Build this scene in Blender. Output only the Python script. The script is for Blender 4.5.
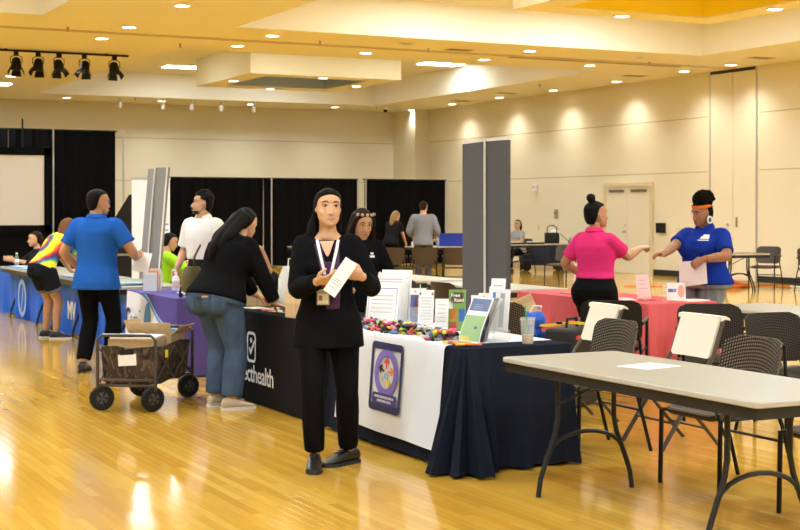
import bpy, bmesh, math, random
import numpy as np
from mathutils import Vector, Matrix, Quaternion

for o in list(bpy.data.objects): bpy.data.objects.remove(o, do_unlink=True)
scene = bpy.context.scene
COL = scene.collection
random.seed(7)
PI = math.pi
R = math.radians

# ------------------------------------------------------------------ camera
# world axes follow the hall: +x to the right-hand wall, +y to the drape wall
THETA = R(26.8); F_PX = 1415.0; EYE = 1.58
cam_data = bpy.data.cameras.new('camera'); cam = bpy.data.objects.new('camera', cam_data); COL.objects.link(cam)
cam.location = (0, 0, EYE); cam.rotation_euler = (PI/2, 0, -THETA)
cam_data.sensor_width = 36.0; cam_data.lens = F_PX/800*36; cam_data.shift_y = -55/800
cam_data.clip_end = 200
cam_data.dof.use_dof = True; cam_data.dof.focus_distance = 9.3; cam_data.dof.aperture_fstop = 8.0
scene.camera = cam
# ------------------------------------------------------------------ world, exposure
world = bpy.data.worlds.new('world'); scene.world = world; world.use_nodes = True
world.node_tree.nodes['Background'].inputs[0].default_value = (1.0, 0.95, 0.88, 1)
world.node_tree.nodes['Background'].inputs[1].default_value = 0.25
vs = scene.view_settings
vs.view_transform = 'Standard'; vs.look = 'None'; vs.gamma = 1.0; vs.exposure = 0.34; vs.use_curve_mapping = False
SPOT_W = 150.0          # every downlight
SPOT_COL = (1.0, 0.965, 0.86)
TROFFER = 78.0          # emission of the unseen panels added to brighten the tables
TROFFER_FAR = 36.0      # panels by the drapes set weaker to keep the back wall dark
TROFFER_COL = (0.76, 0.90, 1.0)

# ------------------------------------------------------------------ materials
MATS = {}
def nt(m): return m.node_tree.nodes, m.node_tree.links
def mat(name, col, rough=0.6, metal=0.0, bump=0.0, bscale=60.0, var=0.0, vscale=8.0, spec=0.5, trans=0.0, emit=None, estr=0.0, coat=0.0, alpha=1.0, stretch=None, sheen=0.0):
    """procedural principled material: colour variation + noise bump in object space"""
    if name in MATS: return MATS[name]
    m = bpy.data.materials.new(name); m.use_nodes = True
    N, L = nt(m); b = N['Principled BSDF']
    b.inputs['Base Color'].default_value = (*col, 1); b.inputs['Roughness'].default_value = rough
    b.inputs['Metallic'].default_value = metal; b.inputs['Specular IOR Level'].default_value = spec
    b.inputs['Transmission Weight'].default_value = trans; b.inputs['Coat Weight'].default_value = coat
    b.inputs['Alpha'].default_value = alpha; b.inputs['Sheen Weight'].default_value = sheen
    if emit: b.inputs['Emission Color'].default_value = (*emit, 1); b.inputs['Emission Strength'].default_value = estr
    if var > 0 or bump > 0:
        tc = N.new('ShaderNodeTexCoord'); mp = N.new('ShaderNodeMapping'); L.new(tc.outputs['Object'], mp.inputs[0])
        if stretch: mp.inputs['Scale'].default_value = stretch
    if var > 0:
        n = N.new('ShaderNodeTexNoise'); n.inputs['Scale'].default_value = vscale; n.inputs['Detail'].default_value = 4
        L.new(mp.outputs[0], n.inputs['Vector'])
        r = N.new('ShaderNodeMapRange'); r.inputs['To Min'].default_value = 1-var; r.inputs['To Max'].default_value = 1+var
        r.inputs['From Min'].default_value = .3; r.inputs['From Max'].default_value = .7
        L.new(n.outputs['Fac'], r.inputs['Value'])
        mx = N.new('ShaderNodeVectorMath'); mx.operation = 'SCALE'; mx.inputs[0].default_value = col
        L.new(r.outputs[0], mx.inputs['Scale']); L.new(mx.outputs[0], b.inputs['Base Color'])
    if bump > 0:
        n2 = N.new('ShaderNodeTexNoise'); n2.inputs['Scale'].default_value = bscale; n2.inputs['Detail'].default_value = 3
        L.new(mp.outputs[0], n2.inputs['Vector'])
        bp = N.new('ShaderNodeBump'); bp.inputs['Strength'].default_value = bump; bp.inputs['Distance'].default_value = .02
        L.new(n2.outputs['Fac'], bp.inputs['Height']); L.new(bp.outputs[0], b.inputs['Normal'])
    MATS[name] = m
    return m

# ------------------------------------------------------------------ mesh builder
def V3(a): return Vector(a)
def frame(d, up=(0, 0, 1)):
    d = Vector(d).normalized(); u = Vector(up)
    if abs(d.dot(u)) > .98: u = Vector((0, 1, 0)) if abs(d.y) < .9 else Vector((1, 0, 0))
    x = d.cross(u).normalized(); y = x.cross(d).normalized()
    return x, y, d
class MB:
    def __init__(s): s.v = []; s.f = []; s.m = []; s.cur = 0
    def add(s, vs, fs):
        o = len(s.v); s.v += [tuple(p) for p in vs]
        for f in fs: s.f.append(tuple(i+o for i in f)); s.m.append(s.cur)
        return s
    def box(s, c, size, rz=0, M=None):
        hx, hy, hz = size[0]/2, size[1]/2, size[2]/2
        M2 = Matrix.Translation(c) @ (M if M is not None else Matrix.Rotation(rz, 4, 'Z'))
        ps = [M2 @ Vector((a*hx, b*hy, d*hz)) for d in (-1, 1) for b in (-1, 1) for a in (-1, 1)]
        return s.add(ps, [(0, 2, 3, 1), (4, 5, 7, 6), (0, 1, 5, 4), (2, 6, 7, 3), (0, 4, 6, 2), (1, 3, 7, 5)])
    def bx(s, x0, x1, y0, y1, z0, z1): return s.box(((x0+x1)/2, (y0+y1)/2, (z0+z1)/2), (x1-x0, y1-y0, z1-z0))
    def rings(s, rings, caps=True, closed=True):
        n = len(rings[0]); o = len(s.v)
        for r in rings: s.v += [tuple(p) for p in r]
        for i in range(len(rings)-1):
            for k in range(n if closed else n-1):
                a = o+i*n+k; b = o+i*n+(k+1) % n
                s.f.append((a, b, b+n, a+n)); s.m.append(s.cur)
        if caps:
            s.f.append(tuple(o+k for k in range(n-1, -1, -1))); s.m.append(s.cur)
            l = o+(len(rings)-1)*n
            s.f.append(tuple(l+k for k in range(n))); s.m.append(s.cur)
        return s
    def tube(s, pts, r, n=8, caps=True):
        pts = [Vector(p) for p in pts]
        rs = r if isinstance(r, (list, tuple)) else [r]*len(pts)
        rr = []; prev = None
        for i, p in enumerate(pts):
            d = (pts[min(i+1, len(pts)-1)]-pts[max(i-1, 0)])
            if d.length < 1e-9: d = Vector((0, 0, 1))
            d.normalize()
            if prev is None: x, y, _ = frame(d)
            else:
                x = prev-d*prev.dot(d)
                if x.length < 1e-6: x, y, _ = frame(d)
                x.normalize(); y = d.cross(x)
            if prev is None: y = d.cross(x)
            prev = x
            rr.append([p+x*math.cos(2*PI*k/n)*rs[i]+y*math.sin(2*PI*k/n)*rs[i] for k in range(n)])
        return s.rings(rr, caps)
    def lathe(s, c, prof, n=20, axis=(0, 0, 1), caps=True):
        x, y, d = frame(axis); c = Vector(c)
        if axis == (0, 0, 1): x, y, d = Vector((1, 0, 0)), Vector((0, 1, 0)), Vector((0, 0, 1))
        else: y = d.cross(x)
        return s.rings([[c+d*z+x*math.cos(2*PI*k/n)*r+y*math.sin(2*PI*k/n)*r for k in range(n)] for r, z in prof], caps)
    def ell(s, c, r, M=None, n=14, m=9):
        c = Vector(c); M3 = M if M is not None else Matrix.Identity(3)
        rr = []
        for i in range(m+1):
            a = -PI/2+PI*(i+.0)/m; a = max(-PI/2+.08, min(PI/2-.08, a))
            rr.append([c+M3 @ Vector((r[0]*math.cos(a)*math.cos(2*PI*k/n), r[1]*math.cos(a)*math.sin(2*PI*k/n), r[2]*math.sin(a))) for k in range(n)])
        return s.rings(rr)
    def quad(s, a, b, c, d): return s.add([a, b, c, d], [(0, 1, 2, 3)])
    def poly(s, pts): return s.add(pts, [tuple(range(len(pts)))])
    def prism(s, pts, ext):
        ext = Vector(ext); n = len(pts)
        ps = [Vector(p) for p in pts]; return s.rings([ps, [p+ext for p in ps]])
    def mesh(s, name):
        me = bpy.data.meshes.new(name); me.from_pydata(s.v, [], s.f); me.update(); return me
    def build(s, name, mats, parent=None, smooth=True, bevel=0.0, loc=None, rz=0.0, fix=True, auto=35):
        me = s.mesh(name)
        if fix:
            bm = bmesh.new(); bm.from_mesh(me); bmesh.ops.recalc_face_normals(bm, faces=bm.faces)
            if bevel > 0:
                es = [e for e in bm.edges if len(e.link_faces) == 2 and e.calc_face_angle(0) > .6]
                bmesh.ops.bevel(bm, geom=es, offset=bevel, segments=2, affect='EDGES', profile=.6, clamp_overlap=True)
            if smooth:
                for fc in bm.faces: fc.smooth = True
                for e in bm.edges:
                    if len(e.link_faces) != 2 or e.calc_face_angle(0) > R(auto): e.smooth = False
            mi = s.m
            bm.to_mesh(me); bm.free()
        if not isinstance(mats, (list, tuple)): mats = [mats]
        for m in mats: me.materials.append(m)
        if len(mats) > 1 and bevel == 0:
            for p, i in zip(me.polygons, s.m): p.material_index = i
        o = bpy.data.objects.new(name, me); COL.objects.link(o)
        if loc is not None: o.location = loc
        o.rotation_euler.z = rz
        if parent is not None: o.parent = parent
        return o
def tag(o, label=None, cat=None, group=None, kind=None):
    if label: o['label'] = label
    if cat: o['category'] = cat
    if group: o['group'] = group
    if kind: o['kind'] = kind
    return o
def thing(name, label, cat, loc=(0, 0, 0), rz=0, group=None):
    o = bpy.data.objects.new(name, None); COL.objects.link(o); o.empty_display_size = .1
    o.location = loc; o.rotation_euler = (0, 0, rz)
    return tag(o, label, cat, group)
def copy_tree(o, parent=None):
    c = o.copy(); COL.objects.link(c)
    if parent is not None: c.parent = parent
    for ch in list(o.children): copy_tree(ch, c)
    return c
def text_mesh(name, txt, size, mt, parent, M, extrude=.0006, align='LEFT', space=1.0, bold=0.0):
    cu = bpy.data.curves.new(name, 'FONT'); cu.body = txt; cu.size = size; cu.extrude = extrude; cu.align_x = align
    cu.space_character = space; cu.offset = bold; cu.resolution_u = 3
    tmp = bpy.data.objects.new('tmp', cu); COL.objects.link(tmp)
    bpy.context.view_layer.update()
    me = bpy.data.meshes.new_from_object(tmp.evaluated_get(bpy.context.evaluated_depsgraph_get()))
    bpy.data.objects.remove(tmp, do_unlink=True); bpy.data.curves.remove(cu)
    me.transform(M); me.materials.clear(); me.materials.append(mt); me.name = name
    o = bpy.data.objects.new(name, me); COL.objects.link(o)
    if parent is not None: o.parent = parent
    return o
def basis(o, x, y):
    """matrix whose local x,y run along world x,y vectors, origin o"""
    x = Vector(x).normalized(); y = Vector(y).normalized(); z = x.cross(y)
    return Matrix(((x.x, y.x, z.x, o[0]), (x.y, y.y, z.y, o[1]), (x.z, y.z, z.z, o[2]), (0, 0, 0, 1)))

# ================================================================== THE HALL
XL, XR, YN, YB = -14.0, 21.0, -7.0, 41.0     # room limits
ZC, ZH = 4.74, 5.43                          # soffit and raised ceiling
M_WALL = mat('wall_paint', (.79, .73, .56), .75, bump=.03, bscale=140)
M_CEIL = mat('ceiling_paint', (.82, .745, .50), .85, bump=.03, bscale=90)
M_FASC = mat('fascia_paint', (.85, .80, .65), .8, bump=.02, bscale=90)
M_SEAM = mat('seam_tan', (.50, .43, .30), .8)  # tan strip colour of the panel seams
M_BLACKBASE = mat('black_vinyl', (.02, .018, .016), .45)
M_ALU = mat('aluminium', (.62, .62, .63), .35, .85)
M_BLACK = mat('black_metal', (.008, .008, .009), .4, spec=.22)
M_BLACKPL = mat('black_plastic', (.012, .012, .013), .5, spec=.25)
M_WHITEPL = mat('white_plastic', (.85, .85, .84), .45)
M_WHITE = mat('white_paper', (.82, .82, .82), .7)

# ---- floor: strip boards along y, board pattern from world position
PW, PL = 0.057, 1.05
def floor_material():
    m = bpy.data.materials.new('maple_strip_floor'); m.use_nodes = True
    N, L = nt(m); b = N['Principled BSDF']
    g = N.new('ShaderNodeNewGeometry'); sx = N.new('ShaderNodeSeparateXYZ'); L.new(g.outputs['Position'], sx.inputs[0])
    def M(op, a, bb=None):
        n = N.new('ShaderNodeMath'); n.operation = op
        for i, q in enumerate((a, bb)):
            if q is None: continue
            if isinstance(q, (int, float)): n.inputs[i].default_value = q
            else: L.new(q, n.inputs[i])
        return n.outputs[0]
    col = M('FLOOR', M('DIVIDE', sx.outputs[0], PW))
    off = M('FRACT', M('MULTIPLY', col, .618))
    row = M('FLOOR', M('ADD', M('DIVIDE', sx.outputs[1], PL), off))
    cv = N.new('ShaderNodeCombineXYZ'); L.new(col, cv.inputs[0]); L.new(row, cv.inputs[1])
    wn = N.new('ShaderNodeTexWhiteNoise'); wn.noise_dimensions = '2D'; L.new(cv.outputs[0], wn.inputs['Vector'])
    ramp = N.new('ShaderNodeValToRGB'); cr = ramp.color_ramp
    cr.elements[0].color = (.52, .275, .030, 1); cr.elements[1].color = (.64, .395, .062, 1)
    e = cr.elements.new(.25); e.color = (.565, .315, .038, 1)
    e = cr.elements.new(.75); e.color = (.595, .345, .046, 1)
    L.new(wn.outputs['Value'], ramp.inputs[0])
    mp = N.new('ShaderNodeMapping'); mp.inputs['Scale'].default_value = (60, 3.0, 1); L.new(g.outputs['Position'], mp.inputs[0])
    gr = N.new('ShaderNodeTexNoise'); gr.inputs['Scale'].default_value = 1.0; gr.inputs['Detail'].default_value = 5; L.new(mp.outputs[0], gr.inputs['Vector'])
    big = N.new('ShaderNodeTexNoise'); big.inputs['Scale'].default_value = .9; big.inputs['Detail'].default_value = 3; L.new(g.outputs['Position'], big.inputs['Vector'])
    s1 = N.new('ShaderNodeMapRange'); s1.inputs['To Min'].default_value = .86; s1.inputs['To Max'].default_value = 1.12; L.new(gr.outputs['Fac'], s1.inputs['Value'])
    s2 = N.new('ShaderNodeMapRange'); s2.inputs['To Min'].default_value = .88; s2.inputs['To Max'].default_value = 1.12; L.new(big.outputs['Fac'], s2.inputs['Value'])
    # thin dark joint between strips
    fx = M('FRACT', M('DIVIDE', sx.outputs[0], PW)); edge = M('LESS_THAN', fx, .035)
    jf = M('SUBTRACT', 1.0, M('MULTIPLY', edge, .35))
    tot = M('MULTIPLY', M('MULTIPLY', s1.outputs[0], s2.outputs[0]), jf)
    sc = N.new('ShaderNodeVectorMath'); sc.operation = 'SCALE'; L.new(ramp.outputs[0], sc.inputs[0]); L.new(tot, sc.inputs['Scale'])
    L.new(sc.outputs[0], b.inputs['Base Color'])
    rr = N.new('ShaderNodeMapRange'); rr.inputs['To Min'].default_value = .07; rr.inputs['To Max'].default_value = .16; L.new(big.outputs['Fac'], rr.inputs['Value'])
    L.new(rr.outputs[0], b.inputs['Roughness']); b.inputs['Specular IOR Level'].default_value = .45
    mp2 = N.new('ShaderNodeMapping'); mp2.inputs['Scale'].default_value = (17.5, 2.2, 1); L.new(g.outputs['Position'], mp2.inputs[0])
    wv = N.new('ShaderNodeTexNoise'); wv.inputs['Scale'].default_value = 1.0; wv.inputs['Detail'].default_value = 2; L.new(mp2.outputs[0], wv.inputs['Vector'])
    bp = N.new('ShaderNodeBump'); bp.inputs['Strength'].default_value = .035; bp.inputs['Distance'].default_value = .01
    L.new(wv.outputs['Fac'], bp.inputs['Height']); L.new(bp.outputs[0], b.inputs['Normal'])
    return m
M_FLOOR = floor_material()
fm = MB(); fm.bx(XL, XR, YN, YB, -.05, 0)
floor = tag(fm.build('floor', M_FLOOR, smooth=False), 'glossy honey maple strip floor of the hall', kind='structure')
# nearest strips as boards of their own (same grid as the material)
plank_mesh = {}
def plank(i, j):
    off = (i*.618) % 1.0
    y0 = (j-off)*PL; x0 = i*PW
    if 'p' not in plank_mesh:
        p = MB(); e = .0005
        p.rings([[(e, e, 0), (PW-e, e, 0), (PW-e, PL-e, 0), (e, PL-e, 0)], [(e*1.6, e*1.6, 0.00035), (PW-e*1.6, e*1.6, 0.00035), (PW-e*1.6, PL-e*1.6, 0.00035), (e*1.6, PL-e*1.6, 0.00035)]])
        me = p.mesh('plank'); me.materials.append(M_FLOOR); plank_mesh['p'] = me
    o = bpy.data.objects.new('plank', plank_mesh['p']); COL.objects.link(o); o.location = (x0, y0, 0); o.parent = floor
def to_px(x, y, z):
    c, s = math.cos(THETA), math.sin(THETA); cx = x*c-y*s; t = x*s+y*c
    return 400+F_PX*cx/t, 210+(EYE-z)*F_PX/t, t
cand = []
for i in range(int(.2/PW), int(6.5/PW)):
    for j in range(3, 12):
        off = (i*.618) % 1.0; x = (i+.5)*PW; y = (j-off+.5)*PL
        if x*math.sin(THETA)+y*math.cos(THETA) < 4: continue
        u, v, t = to_px(x, y, 0)
        if -20 < u < 820 and v < 538:
            blocked = x > 4.2 and y > 7.3
            if not blocked: cand.append((t, i, j))
cand.sort()
for t, i, j in cand[:300]: plank(i, j)

# ---- walls
def wall(name, label, x0, x1, y0, y1, z0=0, z1=ZC+.8):
    b = MB(); b.bx(x0, x1, y0, y1, z0, z1)
    return tag(b.build(name, M_WALL, smooth=False), label, kind='structure')
wr = wall('wall_right', 'long cream wall with horizontal panel seams on the right', XR, XR+.3, YN, YB)
wb = wall('wall_back', 'beige back wall behind the black drapes', XL, XR+.3, YB, YB+.3)
wl = wall('wall_left', 'cream side wall of the hall', XL-.3, XL, YN, YB)
wn_ = wall('wall_near', 'cream wall behind the photographer', XL, XR, YN-.3, YN)
cp = MB(); cp.bx(20.48, XR, 39.5, YB, 0, ZC)
cp.build('corner_pilaster', M_WALL, wb, smooth=False)
for z in (3.72, 2.46):
    s = MB(); s.bx(XR-.004, XR+.01, 25.85, 39.5, z-.012, z+.012); s.build('panel_seam', M_SEAM, wr, smooth=False)
    s = MB(); s.bx(XR-.004, XR+.01, 0, 24.1, z-.012, z+.012); s.build('panel_seam', M_SEAM, wr, smooth=False)
    s = MB(); s.bx(XL, 20.48, YB-.004, YB+.01, z-.012, z+.012); s.build('panel_seam', M_SEAM, wb, smooth=False)
b = MB(); b.bx(XR-.02, XR, YN, 24.15, 0, .14); b.bx(XR-.02, XR, 25.8, 27.9, 0, .14)
tag(b.build('baseboard_right', M_BLACKBASE, smooth=False), 'black vinyl baseboard along the right wall', kind='structure')
b = MB(); b.bx(XR-.02, XR, 29.95, 39.5, 0, .12); b.bx(XL, 20.48, YB-.02, YB, 0, .12)
tag(b.build('baseboard_back', mat('beige_base', (.42, .34, .22), .6), smooth=False), 'beige baseboard along the back of the hall', kind='structure')
# double door
M_DOOR = mat('door_paint', (.80, .74, .58), .55)
M_FRAME = mat('door_frame_paint', (.70, .60, .38), .5)
d = thing('door_1', 'cream double door in the right wall with tan frame', None, (XR, 28.93, 0)); tag(d, kind='structure')
for y0, y1 in ((-.92, -.005), (.005, .92)):
    p = MB(); p.bx(-.03, .02, y0, y1, .01, 2.15); lf = p.build('door_leaf', M_DOOR, d, smooth=False)
    p = MB(); p.bx(-.045, -.03, y0+.14, y1-.14, 2.02, 2.09); p.build('closer', mat('dark_grille', (.18, .15, .1), .5), lf, smooth=False)
    p = MB(); p.bx(-.034, -.03, y0+.12, y1-.12, .25, .95); p.build('lower_panel', M_DOOR, lf, smooth=False)
p = MB(); p.bx(-.06, .02, -1.03, -.93, 0, 2.26); p.bx(-.06, .02, .93, 1.03, 0, 2.26); p.bx(-.06, .02, -.93, .93, 2.16, 2.26)
p.build('door_frame', M_FRAME, d, smooth=False)
p = MB(); p.lathe((-.03, .09, 1.04), [(.035, 0), (.035, .01), (.014, .012), (.014, .06), (.03, .065), (.03, .09)], 12, (-1, 0, 0)); p.lathe((-.03, .09, 1.2), [(.028, 0), (.028, .02)], 12, (-1, 0, 0))
p.build('door_handle', M_ALU, d)
# pocket doors of the folding partition, ceiling high
d = thing('door_2', 'tall pair of ceiling-high partition pocket doors with metal edges', None, (XR, 24.97, 0)); tag(d, kind='structure')
for y0, y1 in ((-.77, -.01), (.01, .77)):
    p = MB(); p.bx(-.02, .03, y0, y1, .02, ZC-.07); lf = p.build('pocket_panel', M_DOOR, d, smooth=False)
p = MB(); p.bx(-.035, .02, -.80, -.77, 0, ZC); p.build('metal_edge', M_ALU, d, smooth=False)
p = MB(); p.bx(-.035, .02, .77, .80, 0, ZC); p.build('metal_edge', M_ALU, d, smooth=False)
p = MB(); p.bx(-.03, .02, -.77, .77, ZC-.07, ZC); p.build('header_shadow_gap', M_BLACKBASE, d, smooth=False)
p = MB(); p.bx(-.03, -.02, -.16, -.1, 1.2, 1.42); p.build('pull_plate', mat('brass_dull', (.35, .28, .15), .4, .7), d, smooth=False)
p = MB(); p.lathe((-.02, .18, 1.25), [(.04, 0), (.04, .02)], 12, (-1, 0, 0)); p.build('lock', M_ALU, d)

# ---- ceiling: soffit grid with raised coffers, each with a hanging box
CX = [(-4.9, 5.17), (8.5, 18.6)]
CY = [(-4.4, 7.6), (11.2, 23.1), (26.7, 38.6)]
cb = MB()
ys = [YN] + [q for c in CY for q in c] + [YB]
xs = [XL] + [q for c in CX for q in c] + [XR]
for k in range(0, len(ys)-1, 2): cb.bx(XL, XR, ys[k], ys[k+1], ZC, ZC+.02)
for (y0, y1) in CY:
    for k in range(0, len(xs)-1, 2): cb.bx(xs[k], xs[k+1], y0, y1, ZC, ZC+.02)
ceil = tag(cb.build('ceiling', M_CEIL, smooth=False), 'tan stepped ceiling with raised coffers over the hall', kind='structure')
M_YEL = mat('recess_glow_yellow', (.95, .76, .03), .7)  # lamp glow inside the box put into the yellow paint
M_BLU = mat('recess_glow_blue', (.34, .43, .62), .7)  # bluish light in the far recess put into the paint
cc = 0
for ix, (x0, x1) in enumerate(CX):
    for iy, (y0, y1) in enumerate(CY):
        p = MB(); w = .06
        za = ZC+.02
        p.bx(x0-w, x0, y0-w, y1+w, za, ZH); p.bx(x1, x1+w, y0-w, y1+w, za, ZH); p.bx(x0, x1, y0-w, y0, za, ZH); p.bx(x0, x1, y1, y1+w, za, ZH)
        p.build('coffer_fascia', M_FASC, ceil, smooth=False)
        p = MB(); p.bx(x0-w, x1+w, y0-w, y1+w, ZH, ZH+.08); p.build('coffer_ceiling', M_CEIL, ceil, smooth=False)
        mx, my = (x0+x1)/2+.05, (y0+y1)/2+.02; h = 1.95; q = 1.38
        p = MB()
        p.bx(mx-h, mx-q, my-h, my+h, ZC, ZH-.001); p.bx(mx+q, mx+h, my-h, my+h, ZC, ZH-.001)
        p.bx(mx-q, mx+q, my-h, my-q, ZC, ZH-.001); p.bx(mx-q, mx+q, my+q, my+h, ZC, ZH-.001)
        hb = p.build('hanging_box', M_CEIL, ceil, smooth=False)
        rm = M_YEL if (ix, iy) != (1, 2) else M_BLU
        p = MB(); g = .004
        p.bx(mx-q, mx-q+g, my-q, my+q, ZC+.02, ZH-.03); p.bx(mx+q-g, mx+q, my-q, my+q, ZC+.02, ZH-.03)
        p.bx(mx-q, mx+q, my-q, my-q+g, ZC+.02, ZH-.03); p.bx(mx-q, mx+q, my+q-g, my+q, ZC+.02, ZH-.03); p.bx(mx-q, mx+q, my-q, my+q, ZH-.03, ZH-.002)
        p.build('recess_lining', rm, hb, smooth=False)
p = MB(); p.bx(XL, 20.9, 24.72, 24.95, ZC-.012, ZC); p.build('partition_track', mat('track_tan', (.56, .43, .24), .6), ceil, smooth=False)
p = MB(); p.bx(15.2, 19.6, 25.05, 25.12, ZC-.012, ZC); p.build('track_slot', mat('track_slot', (.35, .26, .12), .6), ceil, smooth=False)
for (x, y) in ((13.6, 24.35), (19.9, 27.2), (19.8, 32.8), (20.0, 35.7), (19.9, 22.8)):   # air grilles
    v = thing('air_grille', None, None, (x, y, ZC)); v.parent = ceil
    p = MB(); p.bx(-.35, .35, -.2, .2, -.006, 0); p.build('grille_frame', M_CEIL, v, smooth=False)
    for k in range(4):
        p = MB(); p.bx(-.28, .28, -.13+k*.08, -.10+k*.08, -.012, -.006); p.build('grille_slot', mat('grille_slot', (.30, .22, .12), .7), v, smooth=False)

# ---- downlights
M_LAMP = mat('lamp_lens', (1, 1, 1), .4, emit=(1, .93, .82), estr=9)
M_TRIM = mat('lamp_trim', (.85, .82, .74), .4)
M_OFF = mat('lamp_unlit', (.30, .26, .2), .3, .5)
spot = bpy.data.lights.new('downlight_beam', 'SPOT'); spot.energy = SPOT_W; spot.color = SPOT_COL
spot.spot_size = R(125); spot.spot_blend = 1.0; spot.shadow_soft_size = .09
p = MB(); p.lathe((0, 0, 0), [(.145, 0), (.145, -.012), (.118, -.016), (.118, -.006)], 20)
trim_me = p.mesh('trim_ring'); trim_me.materials.append(M_TRIM)
p = MB(); p.lathe((0, 0, 0), [(.116, -.004), (.116, -.010), (.05, -.014)], 20); lens_me = p.mesh('lens')
lens_on = lens_me; lens_on.materials.append(M_LAMP)
lens_off = lens_me.copy(); lens_off.materials.clear(); lens_off.materials.append(M_OFF)
def downlight(x, y, label, group, on=True):
    t = thing('downlight', label, 'light', (x, y, ZC), 0, group)
    for n, me in (('trim_ring', trim_me), ('lens', lens_on if on else lens_off)):
        o = bpy.data.objects.new(n, me); COL.objects.link(o); o.parent = t
    if on:
        l = bpy.data.objects.new('beam', spot); COL.objects.link(l); l.parent = t; l.location = (0, 0, -.03)
G = 'recessed downlights'
ORD = ('nearest', 'second', 'third', 'fourth', 'fifth', 'sixth', 'seventh', 'eighth', 'ninth', 'tenth', 'eleventh')
for k, x in enumerate((20.45, 17.8, 15.05, 12.3, 9.55, 6.85, 4.1, 1.35, -1.4, -4.2, -7.0)): downlight(x, 39.65, 'lit round downlight above the black drapes, %s to the corner pilaster' % ORD[k], 'back soffit '+G)
for k, y in enumerate((28.6, 31.44, 34.2, 36.93)): downlight(20.4, y, 'lit round downlight washing the right wall, %s to the partition doors' % ORD[k], 'right soffit '+G)
for y, w in ((25.8, 'left'), (24.19, 'right')): downlight(20.27, y, 'lit round downlight just above the %s tall partition door' % w, 'partition door '+G)
for y in (21.2, 18.4, 15.6, 12.8, 9.4, 6.6, 3.8, 1.0): downlight(20.4, y, 'lit round downlight further along the right soffit', 'near right soffit '+G)
for k, x in enumerate((17.6, 14.95, 12.2, 9.48, 6.83, 4.1, 1.4)):
    for y in (23.88, 25.68):
        off = (y < 24 and x in (12.2, 17.6))
        side = 'camera side' if y < 24 else 'far side'
        if off: downlight(x, y, 'unlit dark downlight '+('left' if x < 15 else 'right')+' of the lit ones beside the partition track', 'unlit '+G, False)
        else: downlight(x, y, 'lit round downlight on the %s of the partition track, %s to the right wall' % (side, ORD[k]), 'track %s ' % side+G)
for k, y in enumerate((36.9, 33.9, 28.43, 21.0, 18.2, 15.4, 12.6)): downlight(6.84, y, 'lit round downlight in the soffit strip left of the coffers, %s to the drapes' % ORD[k], 'centre strip '+G)
for x in (-8, -5, -2, 1, 4, 7, 10, 13, 16, 19):  # unseen overhead and rear rows added to brighten the foreground
    downlight(x, 9.4, 'unseen downlight added above the exhibitor tables', 'overhead '+G)
    downlight(x, -5.7, 'unseen downlight added behind the photographer', 'rear '+G)
for y in (5.6, 2.2, -1.5): downlight(6.84, y, 'unseen downlight added above the exhibitor tables', 'overhead '+G)
for (mx, my, w) in ((13.6, 32.67, 'grey-blue'), (13.6, 17.17, 'yellow')):
    for dx, dy, q in ((-1.66, 0, 'left'), (1.66, 0, 'right'), (0, 1.75, 'far'), (0, -1.66, 'near')):
        downlight(mx+dx, my+dy, 'small lit downlight on the '+q+' rim of the hanging box with %s recess' % w, '%s box %s' % (w, G))
# white troffers on the raised ceiling; unseen ones added to light the tables
M_TROF = mat('troffer_diffuser', (1, 1, 1), .5, emit=TROFFER_COL, estr=TROFFER)
M_TROF_FAR = mat('troffer_diffuser_far', (1, 1, 1), .5, emit=TROFFER_COL, estr=TROFFER_FAR)  # weaker copy of the diffuser, keeps the back wall darker
p = MB(); p.bx(-.62, .62, -.32, .32, -.012, 0); tf_me = p.mesh('troffer_frame'); tf_me.materials.append(M_WHITEPL)
p = MB(); p.bx(-.57, .57, -.27, .27, -.018, -.011); td_me = p.mesh('diffuser'); td_me.materials.append(M_TROF); td_far = td_me.copy(); td_far.materials.clear(); td_far.materials.append(M_TROF_FAR)
def troffer(x, y, z, label, group, rz=0):
    t = thing('ceiling_panel_light', label, 'light', (x, y, z), rz, group)
    for n, me in (('frame', tf_me), ('diffuser', td_far if y > 25 else td_me)):
        o = bpy.data.objects.new(n, me); COL.objects.link(o); o.parent = t
for ix, (x0, x1) in enumerate(CX):
    for iy, (y0, y1) in enumerate(CY):
        mx, my = (x0+x1)/2+.05, (y0+y1)/2+.02
        for k, (dx, dy) in enumerate(((-1.6, 3.9), (1.6, 3.9), (-1.6, -3.9), (1.6, -3.9), (-4.15, .1), (4.15, .1))):
            if (ix, iy) == (1, 2) and k == 0: lb = 'white rectangular panel light left of the far hanging box'
            elif (ix, iy) == (1, 2) and k == 5: lb = 'white rectangular panel light right of the far hanging box'
            else: lb = 'unseen panel light added up in a ceiling coffer for the light below'
            troffer(mx+dx, my+dy, ZH, lb, 'coffer panel lights')
troffer(6.7, 36.1, ZC, 'white panel light in the soffit at the far left', 'soffit panel lights')

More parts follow.
